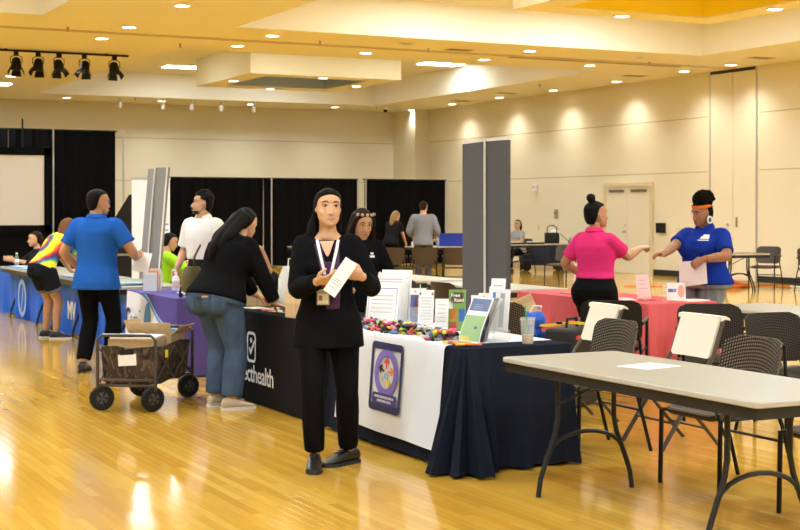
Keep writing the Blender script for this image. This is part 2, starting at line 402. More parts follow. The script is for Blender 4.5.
# ================================================================== FURNITURE
M_TOP = mat('table_laminate', (.30, .285, .225), .42, var=.06, vscale=120)
M_EDGE = mat('table_edge', (.46, .44, .39), .5)
M_STEEL = mat('dark_grey_steel', (.018, .019, .023), .38, spec=.3)
def weave_material(name, dark, light, scale=62.0):
    m = bpy.data.materials.new(name); m.use_nodes = True
    N, L = nt(m); b = N['Principled BSDF']; b.inputs['Roughness'].default_value = .55; b.inputs['Specular IOR Level'].default_value = .2
    tc = N.new('ShaderNodeTexCoord'); sx = N.new('ShaderNodeSeparateXYZ'); L.new(tc.outputs['Object'], sx.inputs[0])
    def M(op, a, bb=None):
        n = N.new('ShaderNodeMath'); n.operation = op
        for i, q in enumerate((a, bb)):
            if q is None: continue
            if isinstance(q, (int, float)): n.inputs[i].default_value = q
            else: L.new(q, n.inputs[i])
        return n.outputs[0]
    a = M('MULTIPLY', sx.outputs[0], scale*PI); c = M('MULTIPLY', M('ADD', sx.outputs[2], M('MULTIPLY', sx.outputs[1], .9)), scale*PI)
    s = M('MULTIPLY', M('SINE', M('ADD', a, c)), M('SINE', M('SUBTRACT', a, c)))
    k = M('GREATER_THAN', s, .30)
    mx = N.new('ShaderNodeMix'); mx.data_type = 'RGBA'; mx.inputs['A'].default_value = (*dark, 1); mx.inputs['B'].default_value = (*light, 1)
    L.new(k, mx.inputs['Factor']); L.new(mx.outputs['Result'], b.inputs['Base Color'])
    bp = N.new('ShaderNodeBump'); bp.inputs['Strength'].default_value = .5; bp.inputs['Distance'].default_value = .003
    L.new(s, bp.inputs['Height']); L.new(bp.outputs[0], b.inputs['Normal'])
    return m
M_WEAVE = weave_material('woven_brown', (.020, .014, .010), (.20, .15, .10))
M_WEAVE_SHADE = weave_material('woven_shaded', (.012, .009, .007), (.05, .038, .028))  # darker weave copy: shade on the rear chairs put into the colour
M_BROWN = mat('brown_shell', (.048, .030, .018), .5, bump=.1, bscale=300)
def curved_panel(mb, w, z0, z1, y0, lean, wrap, th, rc, nx=16, nz=16):
    """rounded-corner back panel, wraps forward (+y) at its sides, leans back with height"""
    fr = []; bk = []
    for j in range(nz+1):
        tz = j/nz; z = z0+(z1-z0)*tz
        d = min(z-z0, z1-z); hw = w/2-(rc-math.sqrt(max(0, rc*rc-(rc-min(d, rc))**2)))
        rowf = []; rowb = []
        for i in range(nx+1):
            x = -hw+2*hw*i/nx; y = y0-lean*tz+wrap*(2*x/w)**2
            rowf.append((x, y, z)); rowb.append((x, y-th, z))
        fr.append(rowf); bk.append(rowb)
    n = nx+1; o = len(mb.v)
    vs_ = [p for r in fr for p in r]+[p for r in bk for p in r]; N_ = n*(nz+1); fs = []
    for j in range(nz):
        for i in range(nx):
            a = j*n+i; fs.append((a, a+1, a+n+1, a+n)); fs.append((N_+a, N_+a+n, N_+a+n+1, N_+a+1))
    for j in range(nz):
        a = j*n; fs.append((a, a+n, N_+a+n, N_+a)); a = j*n+nx; fs.append((a, N_+a, N_+a+n, a+n))
    for i in range(nx):
        fs.append((i, N_+i, N_+i+1, i+1)); a = nz*n+i; fs.append((a, a+1, N_+a+1, N_+a))
    mb.add(vs_, fs)
    return mb
def seat_pad(mb, w, d, z, th, rc=.06, y0=0, dip=.012):
    """rounded-rectangle seat with a soft dip, waterfall front"""
    rings = []
    def rr(sc, zz):
        pts = []
        for (cx, cy, a0) in ((1, 1, 0), (-1, 1, 90), (-1, -1, 180), (1, -1, 270)):
            for k in range(5):
                a = R(a0+k*22.5); x = cx*(w/2-rc)+rc*math.cos(a); y = cy*(d/2-rc)+rc*math.sin(a)
                pts.append((x*sc, y0+y*sc, zz-(.02*max(0, y/(d/2))**3)))
        return pts
    mb.rings([rr(.94, z-th), rr(1.0, z-th*.6), rr(1.0, z-th*.25), rr(.96, z), rr(.6, z-dip), rr(.2, z-dip*1.3)])
    return mb
def woven_chair(label, loc, rz, group, arms=False, back_mat=None):
    t = thing('woven_chair', label, 'chair', loc, rz, group)
    bm_ = back_mat or M_WEAVE
    seat_pad(MB(), .47, .46, .465, .035).build('seat', bm_, t)
    curved_panel(MB(), .50, .50, .845, -.215, .075, .055, .014, .075).build('backrest', bm_, t)
    for s in (-1, 1):
        top = [(s*.265, .205, .66)] if arms else []
        MB().tube([(s*.262, .225, 0), (s*.262, .215, .43)]+top, .0135).build('leg', M_BLACK, t)
        MB().tube([(s*.25, -.34, 0), (s*.245, -.24, .36), (s*.235, -.20, .47), (s*.215, -.235, .60)], .0125).build('leg', M_BLACK, t)
        MB().tube([(s*.255, .215, .425), (s*.245, -.215, .425)], .0115).build('seat_rail', M_BLACK, t)
        if arms:
            MB().tube([(s*.265, .205, .655), (s*.268, .16, .672), (s*.265, -.10, .668), (s*.25, -.23, .655)], .016).build('armrest', M_BLACKPL, t)
    MB().tube([(-.25, -.27, .27), (.25, -.27, .27)], .009).build('stretcher', M_BLACK, t)
    return t
M_CREAM = mat('cream_plastic', (.80, .74, .61), .42)
M_TAUPE = mat('taupe_tube', (.075, .062, .052), .4, .4)
def folding_chair(label, loc, rz, group):
    t = thing('folding_chair', label, 'chair', loc, rz, group)
    seat_pad(MB(), .43, .40, .455, .03, y0=.02).build('seat', M_CREAM, t)
    b = curved_panel(MB(), .425, .585, .855, -.190, .095, .02, .016, .02)
    o = b.build('backrest', M_CREAM, t)
    # rolled top flange that hooks over the back
    rr = []
    for i in range(13):
        x = -.245+.49*i/12; y = -.285+.02*(2*x/.49)**2
        rr.append([(x, y+.004, .835), (x, y, .862), (x, y-.03, .868), (x, y-.06, .852), (x, y-.065, .838), (x, y-.03, .850)])
    MB().rings(rr).build('top_flange', M_CREAM, o)
    for s in (-1, 1):
        MB().tube([(s*.228, -.285, .845), (s*.228, -.20, .60), (s*.228, .20, .02), (s*.228, .21, 0)], .0155).build('leg', M_TAUPE, t)
        MB().tube([(s*.20, .13, .44), (s*.20, -.27, 0)], .013).build('leg', M_TAUPE, t)
    MB().tube([(-.222, .10, .17), (.222, .10, .17)], .009).build('stretcher', M_TAUPE, t)
    MB().tube([(-.20, -.17, .12), (.20, -.17, .12)], .009).build('stretcher', M_TAUPE, t)
    return t
def folding_table(label, x0, x1, y0, y1, group=None, h=.74, top=None, legs=(1, 1), ldx=0.0):
    t = thing('folding_table', label, 'table', ((x0+x1)/2, (y0+y1)/2, 0), 0, group)
    w, l = x1-x0, y1-y0; rc = .04
    def rr(i, z):
        pts = []
        for (cx, cy, a0) in ((1, 1, 0), (-1, 1, 90), (-1, -1, 180), (1, -1, 270)):
            for k in range(4):
                a = R(a0+k*30); pts.append((cx*(w/2-rc)+(rc-i)*math.cos(a), cy*(l/2-rc)+(rc-i)*math.sin(a), z))
        return pts
    MB().rings([rr(.004, h-.028), rr(0, h-.024), rr(0, h-.005), rr(.004, h-.0005)], True).build('edge_band', M_EDGE, t)
    MB().rings([rr(.006, h-.004), rr(.006, h)]).build('tabletop', top or M_TOP, t, smooth=False)
    a = MB(); e = .02
    a.bx(-w/2+e, -w/2+e+.025, -l/2+e, l/2-e, h-.082, h-.028); a.bx(w/2-e-.025, w/2-e, -l/2+e, l/2-e, h-.082, h-.028)
    a.bx(-w/2+e+.025, w/2-e-.025, -l/2+e, -l/2+e+.025, h-.082, h-.0285); a.bx(-w/2+e+.025, w/2-e-.025, l/2-e-.025, l/2-e, h-.082, h-.0285)
    a.build('apron', M_STEEL, t, smooth=False)
    for s, on in zip((-1, 1), legs):
        if not on: continue
        yl = s*(l/2-.37); kids = set(t.children)
        hw = w/2-.08
        for q in (-1, 1):
            MB().tube([(q*hw*.60, yl, h-.05), (q*hw*.60, yl, .42), (q*hw*.66, yl, .33), (q*hw*.83, yl, .20), (q*hw*.95, yl, .10), (q*hw, yl, 0)], .0145, 10).build('leg', M_STEEL, t)
        arc = [(hw*.80*math.cos(R(a)), yl, .21+.135*math.sin(R(a))) for a in range(0, 181, 15)]
        MB().tube(arc, .0125).build('leg_arch', M_STEEL, t)
        MB().tube([(-hw*.6, yl, h-.06), (hw*.6, yl, h-.06)], .012).build('hinge_bar', M_STEEL, t)
        MB().tube([(0, yl, h-.08), (0, yl-s*.33, h-.06)], .008).build('brace', M_STEEL, t)
        MB().tube([(-hw*.6, yl, .50), (-hw*.1, yl-s*.33, h-.05)], .007).build('brace', M_STEEL, t)
        for c_ in set(t.children)-kids: c_.location.x = ldx
    return t
GT = 'grey folding tables'
folding_table('bare grey folding table with a flyer on it in the right foreground', 4.165, 4.955, 4.80, 6.97, GT, ldx=-.06)
folding_table('bare beige folding table just right of the coral tablecloth', 7.95, 8.72, 8.0, 9.95, GT)
folding_table('bare grey folding table just beyond the coral tablecloth', 7.7, 8.46, 12.72, 14.58, GT)
folding_table('bare beige folding table left of the tall grey panels', 7.7, 8.46, 14.85, 16.7, GT)
folding_table('bare beige folding table behind the dark-haired woman with the flower headband', 7.7, 8.46, 17.0, 18.85, GT)
folding_table('grey folding table behind the man in the blue polo', 4.2, 4.95, 15.1, 16.95, GT)
folding_table('grey folding table the tie-dye woman leans on', 4.2, 4.95, 17.1, 18.95, GT)
folding_table('grey folding table at the far left edge with bottles', 4.2, 4.95, 19.1, 21.6, GT)
WG = 'woven mesh chairs'
# heading: local +y faces; rz=+90deg faces -x
woven_chair('brown woven chair tucked behind the foreground table beside the navy cloth', (5.32, 7.80, 0), R(88), WG)
woven_chair('brown woven chair tucked in at the middle of the foreground table', (5.27, 6.38, 0), R(90), WG)
woven_chair('brown woven chair at the bottom right edge, mostly out of frame', (5.30, 5.42, 0), R(87), WG)
woven_chair('brown woven armchair behind the left white folding chair, before the coral table', (6.90, 9.72, 0), R(-40), WG, True, M_WEAVE_SHADE)
woven_chair('brown woven armchair behind the right white folding chair', (7.02, 8.57, 0), R(150), WG, True, M_WEAVE_SHADE)
woven_chair('large brown woven armchair at right beside the bare beige table', (6.92, 7.58, 0), R(178), WG, True, M_WEAVE_SHADE)
woven_chair('brown woven chair behind the plastic cup, holding bags', (6.05, 9.95, 0), R(-60), WG)
FG = 'white folding chairs'
folding_chair('white folding chair left of the pair, nearer the navy cloth', (5.97, 8.92, 0), R(84), FG)
folding_chair('white folding chair right of the pair, behind the foreground table', (5.93, 7.72, 0), R(88), FG)
# the row of chairs before the far tables
BG = 'brown chairs in the middle of the hall'
woven_chair('brown chair seen from behind at the bare table left of the grey panels, left one', (7.15, 13.45, 0), R(-98), BG, True, M_BROWN)
woven_chair('brown chair seen from behind with a bag strap, right against the grey panels', (7.15, 12.72, 0), R(-88), BG, True, M_BROWN)
for k, (x, y, rz, lb) in enumerate(((12.5, 25.06, -30, 'brown armchair at the far tables, left of the man in grey'), (13.05, 24.78, -25, 'brown armchair right behind the man in the grey shirt'), (13.62, 24.5, -28, 'brown armchair beside the tall grey panels at the far tables'),
                              (12.55, 26.4, -30, 'brown armchair between the man in grey and the woman in black'), (11.7, 25.5, -25, 'brown armchair far behind the woman with the flower headband'))):
    woven_chair(lb, (x, y, 0), R(rz), 'armchairs at the far tables', True, M_BROWN)
woven_chair('dark chair behind the bare table, just right of the man in the blue polo', (5.55, 15.9, 0), R(95), 'chairs behind the left tables', False, M_BROWN)
woven_chair('dark chair between the leaning grey panel and the man in green', (5.75, 15.2, 0), R(100), 'chairs behind the left tables', False, M_BROWN)
woven_chair('dark chair that the man in lime green sits on', (6.0, 19.35, 0), R(-97), 'chairs behind the left tables', False, M_BROWN)
woven_chair('black armchair behind the small dark table by the partition doors', (19.35, 22.05, 0), R(120), 'chairs by the right wall', True, M_BROWN)
woven_chair('black armchair cut by the right edge near the wall', (19.35, 20.65, 0), R(165), 'chairs by the right wall', True, M_BROWN)
woven_chair('dark armchair left of the woman in pink, near the right wall', (16.35, 24.9, 0), R(115), 'chairs by the right wall', True, M_BROWN)
woven_chair('dark chair that the far seated woman in grey uses', (18.95, 30.78, 0), R(103), 'chairs by the right wall', False, M_BROWN)
t = folding_table('small dark folding table standing by the partition doors', 17.85, 18.75, 21.2, 22.0, GT, .74, mat('dark_top', (.16, .13, .08), .4))
# far tables
folding_table('far folding table with blue bin in front of black drape', 14.9, 16.9, 28.6, 29.3, GT)
folding_table('far folding table left with paper stacks before the drape', 12.5, 14.4, 29.9, 30.6, GT)
folding_table('far folding table where the woman in grey sits', 17.75, 19.75, 29.5, 30.2, GT)

# ------------------------------------------------------------------ cloths
def cloth_mat(name, col, rough=.85, sheen=.0, bump=.12):
    return mat(name, col, rough, bump=bump, bscale=420, spec=.05)
def drape(x0, x1, y0, y1, zt, zb, amp, k, flare, rc=.03, seed=0, nz=9, flat_side=None, corner=.0, puddle=0.0):
    """tablecloth: flat top and hanging sides with folds that deepen towards the hem"""
    rnd = random.Random(seed); P = []
    # perimeter points with outward normals, counter-clockwise
    def side(p, q, n, m, name):
        for i in range(m): a = i/m; P.append((p[0]+(q[0]-p[0])*a, p[1]+(q[1]-p[1])*a, n[0], n[1], name))
    def arc(cx, cy, a0):
        for i in range(7): a = R(a0+90*i/7); P.append((cx+rc*math.cos(a), cy+rc*math.sin(a), math.cos(a), math.sin(a), 'c'))
    lx, ly = x1-x0, y1-y0; d = .022
    side((x0+rc, y0), (x1-rc, y0), (0, -1), int(lx/d), 'n'); arc(x1-rc, y0+rc, -90)
    side((x1, y0+rc), (x1, y1-rc), (1, 0), int(ly/d), 'r'); arc(x1-rc, y1-rc, 0)
    side((x1-rc, y1), (x0+rc, y1), (0, 1), int(lx/d), 'f'); arc(x0+rc, y1-rc, 90)
    side((x0, y1-rc), (x0, y0+rc), (-1, 0), int(ly/d), 'l'); arc(x0+rc, y0+rc, 180)
    n = len(P); ph = [rnd.uniform(0, 6.28) for _ in range(4)]
    rings = []
    cum = [0]
    for i in range(n): j = (i+1) % n; cum.append(cum[-1]+math.hypot(P[i][0]-P[j][0], P[i][1]-P[j][1])+(.03 if P[i][4] == 'c' else 0))
    for r in range(nz+1):
        a = r/nz; z = zt-(zt-zb)*a; row = []
        for i, (x, y, nx_, ny_, nm) in enumerate(P):
            s = cum[i]
            w = math.sin(k*s+ph[0])+.6*math.sin(k*1.73*s+ph[1])+.35*math.sin(k*2.9*s+ph[2])
            A = amp
            if nm == flat_side: A = amp*.08
            dc = math.hypot(x-x0, y-y0)
            cw = math.exp(-(dc/.16)**2)
            off = flare*a+A*(a**1.3)*w*.5+corner*cw*a*(1+.5*math.sin(60*s))
            if a == 0: off = 0
            zz = z
            if r == nz and puddle: zz = z+.006*(1+math.sin(31*s))
            row.append((x+nx_*off, y+ny_*off, zz))
        rings.append(row)
    mb = MB(); mb.rings(rings, caps=False)
    top = [[(x-nx_*.0, y-ny_*.0, zt) for (x, y, nx_, ny_, nm) in P], [(x-nx_*.012, y-ny_*.012, zt+.004) for (x, y, nx_, ny_, nm) in P]]
    o = len(mb.v); mb.v += top[1]
    for i in range(n): j = (i+1) % n; mb.f.append((i, j, o+j, o+i)); mb.m.append(0)
    mb.f.append(tuple(o+i for i in range(n))); mb.m.append(0)
    return mb
M_NAVY = cloth_mat('navy_cloth', (.012, .0145, .026))
M_BLKCLOTH = cloth_mat('black_cloth', (.013, .013, .015))
M_CORAL = cloth_mat('coral_cloth', (.66, .125, .14))
M_RUN = cloth_mat('white_satin', (.71, .745, .82), .7)
ZT = .745
def under_table(label, x0, x1, y0, y1): folding_table(label, x0+.012, x1-.012, y0+.012, y1-.012, 'tables hidden under cloths')
under_table('folding table hidden under the navy cloth', 4.17, 4.95, 7.40, 9.34)
under_table('folding table hidden under the black printed cloth', 4.15, 4.92, 9.78, 11.64)
under_table('folding table hidden under the purple swoosh cloth', 4.12, 4.88, 12.85, 14.5)
under_table('folding table hidden under the coral cloth', 7.6, 8.4, 10.2, 12.4)
nav = drape(4.17, 4.95, 7.40, 9.34, ZT, .012, .065, 17, .045, seed=3, flat_side='l', corner=.17, puddle=1).build('navy_tablecloth', M_NAVY)
tag(nav, 'floor-length navy tablecloth puddling at the corner by the foreground table', 'tablecloth')
blk = drape(4.15, 4.92, 9.78, 11.64, ZT, .012, .006, 9, .012, seed=5, flat_side='l').build('black_tablecloth', M_BLKCLOTH)
tag(blk, 'black fitted tablecloth with white health lettering behind the front woman', 'tablecloth')
cor = drape(7.6, 8.4, 10.2, 12.4, ZT, .012, .07, 19, .05, seed=8, corner=.06).build('coral_tablecloth', M_CORAL)
tag(cor, 'coral pink tablecloth between the women in pink and blue polos', 'tablecloth')
# purple cloth with printed white/blue swoosh
def swoosh_material():
    m = bpy.data.materials.new('swoosh_print'); m.use_nodes = True
    N, L = nt(m); b = N['Principled BSDF']; b.inputs['Roughness'].default_value = .8
    tc = N.new('ShaderNodeTexCoord'); sx = N.new('ShaderNodeSeparateXYZ'); L.new(tc.outputs['Object'], sx.inputs[0])
    def M(op, a, bb=None):
        n = N.new('ShaderNodeMath'); n.operation = op
        for i, q in enumerate((a, bb)):
            if q is None: continue
            if isinstance(q, (int, float)): n.inputs[i].default_value = q
            else: L.new(q, n.inputs[i])
        return n.outputs[0]
    # curve height over y: high near y=14.5, sweeping low towards y=13
    u = M('SUBTRACT', sx.outputs[1], 13.55)
    sg = M('DIVIDE', 1.0, M('ADD', 1.0, M('POWER', 2.718, M('MULTIPLY', u, -6.5))))
    h = M('ADD', .42, M('MULTIPLY', sg, .32))
    dz = M('SUBTRACT', sx.outputs[2], h)
    ramp = N.new('ShaderNodeValToRGB'); ramp.color_ramp.interpolation = 'CONSTANT'; cr = ramp.color_ramp
    cr.elements[0].position = 0; cr.elements[0].color = (.80, .80, .86, 1)
    cr.elements[1].position = .5; cr.elements[1].color = (.06, .25, .62, 1)
    for p_, c_ in ((.53, (.45, .68, .90)), (.545, (.05, .10, .45)), (.57, (.085, .06, .30))):
        e = cr.elements.new(p_); e.color = (*c_, 1)
    L.new(M('ADD', dz, .5), ramp.inputs[0])
    # blue oval on the white field
    a = M('DIVIDE', M('SUBTRACT', sx.outputs[1], 13.72), .12); c = M('DIVIDE', M('SUBTRACT', sx.outputs[2], .46), .20)
    r2 = M('ADD', M('MULTIPLY', a, a), M('MULTIPLY', c, c)); ins = M('LESS_THAN', r2, 1.0)
    mx = N.new('ShaderNodeMix'); mx.data_type = 'RGBA'; mx.inputs['B'].default_value = (.10, .30, .58, 1)
    L.new(ins, mx.inputs['Factor']); L.new(ramp.outputs[0], mx.inputs['A'])
    top = M('MAXIMUM', M('GREATER_THAN', sx.outputs[2], .738), M('GREATER_THAN', sx.outputs[0], 4.135))
    mx2 = N.new('ShaderNodeMix'); mx2.data_type = 'RGBA'; mx2.inputs['B'].default_value = (.085, .06, .30, 1)
    L.new(top, mx2.inputs['Factor']); L.new(mx.outputs['Result'], mx2.inputs['A'])
    L.new(mx2.outputs['Result'], b.inputs['Base Color'])
    return m
cru = drape(4.12, 4.88, 12.85, 14.5, ZT, .012, .01, 8, .03, seed=6, flat_side='l').build('swoosh_tablecloth', swoosh_material())
tag(cru, 'purple tablecloth printed with white field and blue swoosh behind the cart', 'tablecloth')
M_NAVYINK = mat('navy_ink', (.02, .02, .16), .7)
def face_basis(x, y, z): return basis((x, y, z), (0, -1, 0), (0, 0, 1))     # print on a face that looks to -x
text_mesh('lettering', 'C', .24, M_NAVYINK, cru, face_basis(4.098, 14.46, .40), bold=.008)
text_mesh('lettering', 'rugia', .15, mat('grey_ink', (.12, .12, .25), .7), cru, face_basis(4.098, 14.30, .425))
text_mesh('trademark', 'TM', .045, M_NAVYINK, cru, face_basis(4.098, 13.98, .54))
s = MB(); s.bx(4.096, 4.099, 13.95, 14.43, .365, .37); s.bx(4.096, 4.099, 14.0, 14.38, .342, .346); s.build('small_print', mat('grey_ink', (.12, .12, .25), .7), cru, smooth=False)
# black cloth: icon and lettering
M_INK = mat('white_ink', (.85, .85, .85), .6)
xf = 4.128
text_mesh('lettering', 'connecthealth', .20, M_INK, blk, face_basis(4.137-.008, 11.43, .18), bold=.0022, space=.93)
def rrect(w, h, rc, n=5):
    pts = []
    for (cx, cy, a0) in ((1, 1, 0), (-1, 1, 90), (-1, -1, 180), (1, -1, 270)):
        for k in range(n):
            a = R(a0+90*k/(n-1)); pts.append((cx*(w/2-rc)+rc*math.cos(a), cy*(h/2-rc)+rc*math.sin(a)))
    return pts
def ring_flat(outer, inner, M, name, mt, parent, th=.001):
    mb = MB(); n = len(outer)
    r = []
    for pts, z in ((outer, 0), (outer, th), (inner, th), (inner, 0)):
        r.append([M @ Vector((x, y, z)) for x, y in pts])
    mb.rings(r, caps=False)
    return mb.build(name, mt, parent, smooth=False)
def flat(pts, M, name, mt, parent, th=.001):
    mb = MB(); mb.prism([M @ Vector((x, y, 0)) for x, y in pts], (M.to_3x3() @ Vector((0, 0, 1)))*th)
    return mb.build(name, mt, parent, smooth=False)
Mi = face_basis(4.130, 10.87, .46)
ring_flat(rrect(.20, .25, .05), rrect(.155, .205, .035), Mi, 'logo_frame', M_INK, blk)
flat([(-.055, -.01), (-.025, -.06), (-.01, -.06), (.085, .05), (.06, .06), (-.018, -.03), (-.035, 0)], Mi, 'logo_check', M_INK, blk)
flat([(.022*math.cos(a*.524)-.005, .055+.022*math.sin(a*.524)) for a in range(12)], Mi, 'logo_dot', M_INK, blk)
# white runner with emblem on the navy cloth
rn = MB(); prof = [(4.93, ZT+.008), (4.55, ZT+.008), (4.20, ZT+.008), (4.165, ZT+.002), (4.152, ZT-.02)]+[(4.152-.05*(i/8), ZT-.02-(ZT-.12)*(i/8)) for i in range(1, 9)]
rows = []
for i in range(25):
    y = 7.62+(9.14-7.62)*i/24
    rows.append([(x-(.006*math.sin(9*y+1)*max(0, (ZT-z)/.7)), y, z+.02*(i/24)*(1 if k == len(prof)-1 else 0)) for k, (x, z) in enumerate(prof)])
o = 0
rn.rings(rows, caps=False, closed=False)
run = rn.build('white_runner', M_RUN, fix=True)
sm = run.modifiers.new('thick', 'SOLIDIFY'); sm.thickness = .002
tag(run, 'white table runner with navy-framed circular emblem over the navy cloth', 'table runner')
sl = .05/.625
Me = basis((4.137, 8.375, .475), (0, -1, 0), (sl*.98, 0, 1)) ; Me = Matrix.Translation((-.012, 0, 0)) @ Me
M_PUR = mat('purple_ink', (.20, .15, .60), .7); M_NAV2 = mat('navy_ink_2', (.012, .016, .10), .7); M_PALE = mat('pale_ink', (.80, .80, .85), .7)
ring_flat(rrect(.46, .455, .035), rrect(.40, .36, .01), Me, 'emblem_border', M_NAV2, run, .002)
ell = lambda rx, ry, n=40: [(rx*math.cos(2*PI*k/n), .03+ry*math.sin(2*PI*k/n)) for k in range(n)]
ring_flat(ell(.172, .158), ell(.115, .105), Me, 'emblem_ring', M_PUR, run, .002)
flat(ell(.03, .022), Matrix.Translation((0, 0, -.02)) @ Me, 'emblem_centre', mat('sky_ink', (.25, .50, .85), .7), run, .002)
for ang, cl, nm in ((90, (.75, .04, .04), 'red_arrow'), (12, (.85, .22, .01), 'orange_arrow'), (-65, (.85, .68, .02), 'yellow_arrow'), (160, (.01, .01, .01), 'black_arrow'), (215, (.60, .60, .62), 'pale_arrow')):
    c, s_ = math.cos(R(ang)), math.sin(R(ang)); X = lambda a, b: ((a*c-b*s_)*1.05, .03+(a*s_+b*c)*.92)
    flat([X(.03, -.006), X(.07, -.006), X(.064, -.03), X(.078, -.03), X(.107, 0), X(.078, .03), X(.064, .03), X(.07, .006), X(.03, .006)], Me, 'emblem_'+nm, mat(nm, cl, .7), run, .002)
flat([(x, y-.145) for x, y in rrect(.35, .075, .02)], Matrix.Translation((-.002, 0, 0)) @ Me, 'emblem_banner', mat('blue_banner', (.03, .04, .24), .7), run, .002)
for k, (w_, y_) in enumerate(((.28, -.132), (.20, -.158))):      # unreadably small white lettering, as strokes
    rnd = random.Random(k); x = -w_/2
    mb = MB()
    while x < w_/2:
        q = rnd.uniform(.006, .014)
        mb.prism([Me @ Vector(p_) for p_ in ((x, y_-.008, .003), (x+q, y_-.008, .003), (x+q, y_+.008, .003), (x, y_+.008, .003))], (-.001, 0, 0)); x += q+.006
    mb.build('emblem_lettering', M_PALE, run, smooth=False)
# blue banners hung below the left tables
M_BLUECL = mat('blue_satin', (.006, .12, .68), .5, bump=.25, bscale=5, spec=.2)
for y0, y1, lb, tx in ((15.3, 18.85, 'royal blue banner hanging below the table by the tie-dye woman', 'MV'), (19.0, 22.6, 'royal blue banner with white ring emblem below the far left table', None)):
    rows = []
    n = 60
    for i in range(n+1):
        y = y0+(y1-y0)*i/n; w = .02*math.sin(5*y)+.012*math.sin(13*y+1)
        rows.append([(4.36+w*(k/8)*1.3, y, .70-(.69-.03*math.sin(3*y))*k/8) for k in range(9)])
    mb = MB(); mb.rings(rows, caps=False, closed=False); ob = mb.build('blue_banner', M_BLUECL); s_ = ob.modifiers.new('t', 'SOLIDIFY'); s_.thickness = .003
    tag(ob, lb, 'banner')
    if tx: text_mesh('lettering', tx, .30, M_INK, ob, face_basis(4.31, 17.85, .22), bold=.01)
    else:
        Mr = face_basis(4.31, 20.55, .32); el = lambda r: [(r*math.cos(2*PI*k/30), r*math.sin(2*PI*k/30)) for k in range(30)]
        ring_flat(el(.27), el(.20), Mr, 'ring_emblem', mat('pale_blue_ink', (.35, .50, .80), .6), ob, .002)
        flat([(-.1, -.2), (-.04, -.1), (.05, .16), (.1, .18), (.04, 0), (-.05, -.22)], Mr, 'emblem_figure', mat('pale_blue_ink', (.35, .50, .80), .6), ob, .002)

# ------------------------------------------------------------------ pipe and drape
M_DRAPE = mat('black_drape', (.006, .006, .007), .9, spec=.05, bump=.2, bscale=12, stretch=(6, 6, .3))
def pipe_drape(label, x0, x1, y, h, poles, z0=.02):
    t = thing('pipe_and_drape', label, 'drape', ((x0+x1)/2, y, 0), 0, 'black pipe and drape')
    L_ = x1-x0; n = int(L_/.05)
    pan = max(1, round(L_/1.5)); pw = L_/pan
    for q in range(pan):
        rows = []; m = int(pw/.045)
        for i in range(m+1):
            xx = -L_/2+q*pw+pw*i/m; ph = xx*14+q*2
            rows.append([(xx, .03*math.sin(ph)*(.6+.4*k)+.015*math.sin(ph*2.3), h-(h-z0)*k/3) for k in range(4)])
        mb = MB(); mb.rings(rows, caps=False, closed=False); o = mb.build('drape_panel', M_DRAPE, t)
    MB().tube([(-L_/2-.05, 0, h), (L_/2+.05, 0, h)], .02).build('crossbar', M_BLACK, t)
    for px in poles:
        MB().tube([(px-(x0+x1)/2, -.08, 0), (px-(x0+x1)/2, -.08, h+.04)], .022).build('upright_pole', M_ALU, t)
        MB().bx(px-(x0+x1)/2-.1, px-(x0+x1)/2+.1, -.3, .14, 0, .012).build('base_plate', M_STEEL, t, smooth=False)
    return t
pipe_drape('tall black drape behind the projection screen', 3.2, 10.15, 36.8, 3.66, (8.5, 10.35))
pipe_drape('wide black drape behind the man in the white shirt', 11.45, 17.22, 36.8, 2.46, (11.45, 14.55, 17.22))
pipe_drape('black drape behind the man in the grey shirt, beside the corner', 17.45, 20.1, 36.8, 2.46, (17.45, 20.1))
# projection screen
t = thing('projection_screen', 'white projection screen with black frame at the far left', 'screen', (5.9, 34.0, 0))
MB().bx(-1.75, 1.75, -.01, .01, 1.22, 2.88).build('screen_surface', mat('screen_fabric', (.80, .80, .82), .8), t, smooth=False)
f = MB(); f.bx(-1.87, 1.90, -.03, .012, 2.88, 3.06); f.bx(-1.87, 1.90, -.03, .012, 1.05, 1.22); f.bx(1.75, 1.90, -.03, .012, 1.05, 3.06); f.bx(-1.87, -1.75, -.03, .012, 1.05, 3.06)
f.build('black_border', M_DRAPE, t, smooth=False)
f = MB(); f.bx(-1.9, 1.95, .02, .06, .1, 1.05); f.build('skirt', M_DRAPE, t, smooth=False)
for xx in (-1.6, 1.86): MB().tube([(xx, .06, 0), (xx, .06, 3.1)], .025).build('leg', M_BLACK, t)
MB().tube([(1.25, .05, 3.06), (1.25, .05, 3.75)], .02).build('mast', M_BLACK, t)

# ------------------------------------------------------------------ display panels
M_FELT = mat('grey_felt', (.105, .108, .118), .95, bump=.35, bscale=260, var=.12, vscale=120)
M_FELT2 = mat('light_grey_felt', (.24, .225, .225), .9, bump=.2, bscale=200, var=.06, vscale=60)
t = thing('display_panels', 'tall dark grey felt display panels with white top caps, folded', 'panel', (0, 0, 0))
hz = 2.24
pA, pB, pC = Vector((6.66, 11.83, 0)), Vector((6.585, 11.26, 0)), Vector((6.61, 10.90, 0))
for a, b_, s_ in ((pA, pB, 1), (pB, pC, 1)):
    d = (b_-a).normalized(); nrm = Vector((-d.y, d.x, 0)); mb = MB(); g = .012
    q = [a+d*g+nrm*.018, b_-d*g+nrm*.018, b_-d*g-nrm*.018, a+d*g-nrm*.018]
    mb.prism([p_+Vector((0, 0, .03)) for p_ in q], (0, 0, hz-.06)); pn = mb.build('felt_panel', M_FELT, t, smooth=False)
    mb = MB(); q = [a+nrm*.022, b_+nrm*.022, b_-nrm*.022, a-nrm*.022]
    mb.prism([p_+Vector((0, 0, hz-.03)) for p_ in q], (0, 0, .03)); mb.build('top_cap', M_WHITEPL, pn, smooth=False)
    mb = MB(); mb.prism([p_ for p_ in q], (0, 0, .03)); mb.build('foot_rail', M_WHITEPL, pn, smooth=False)
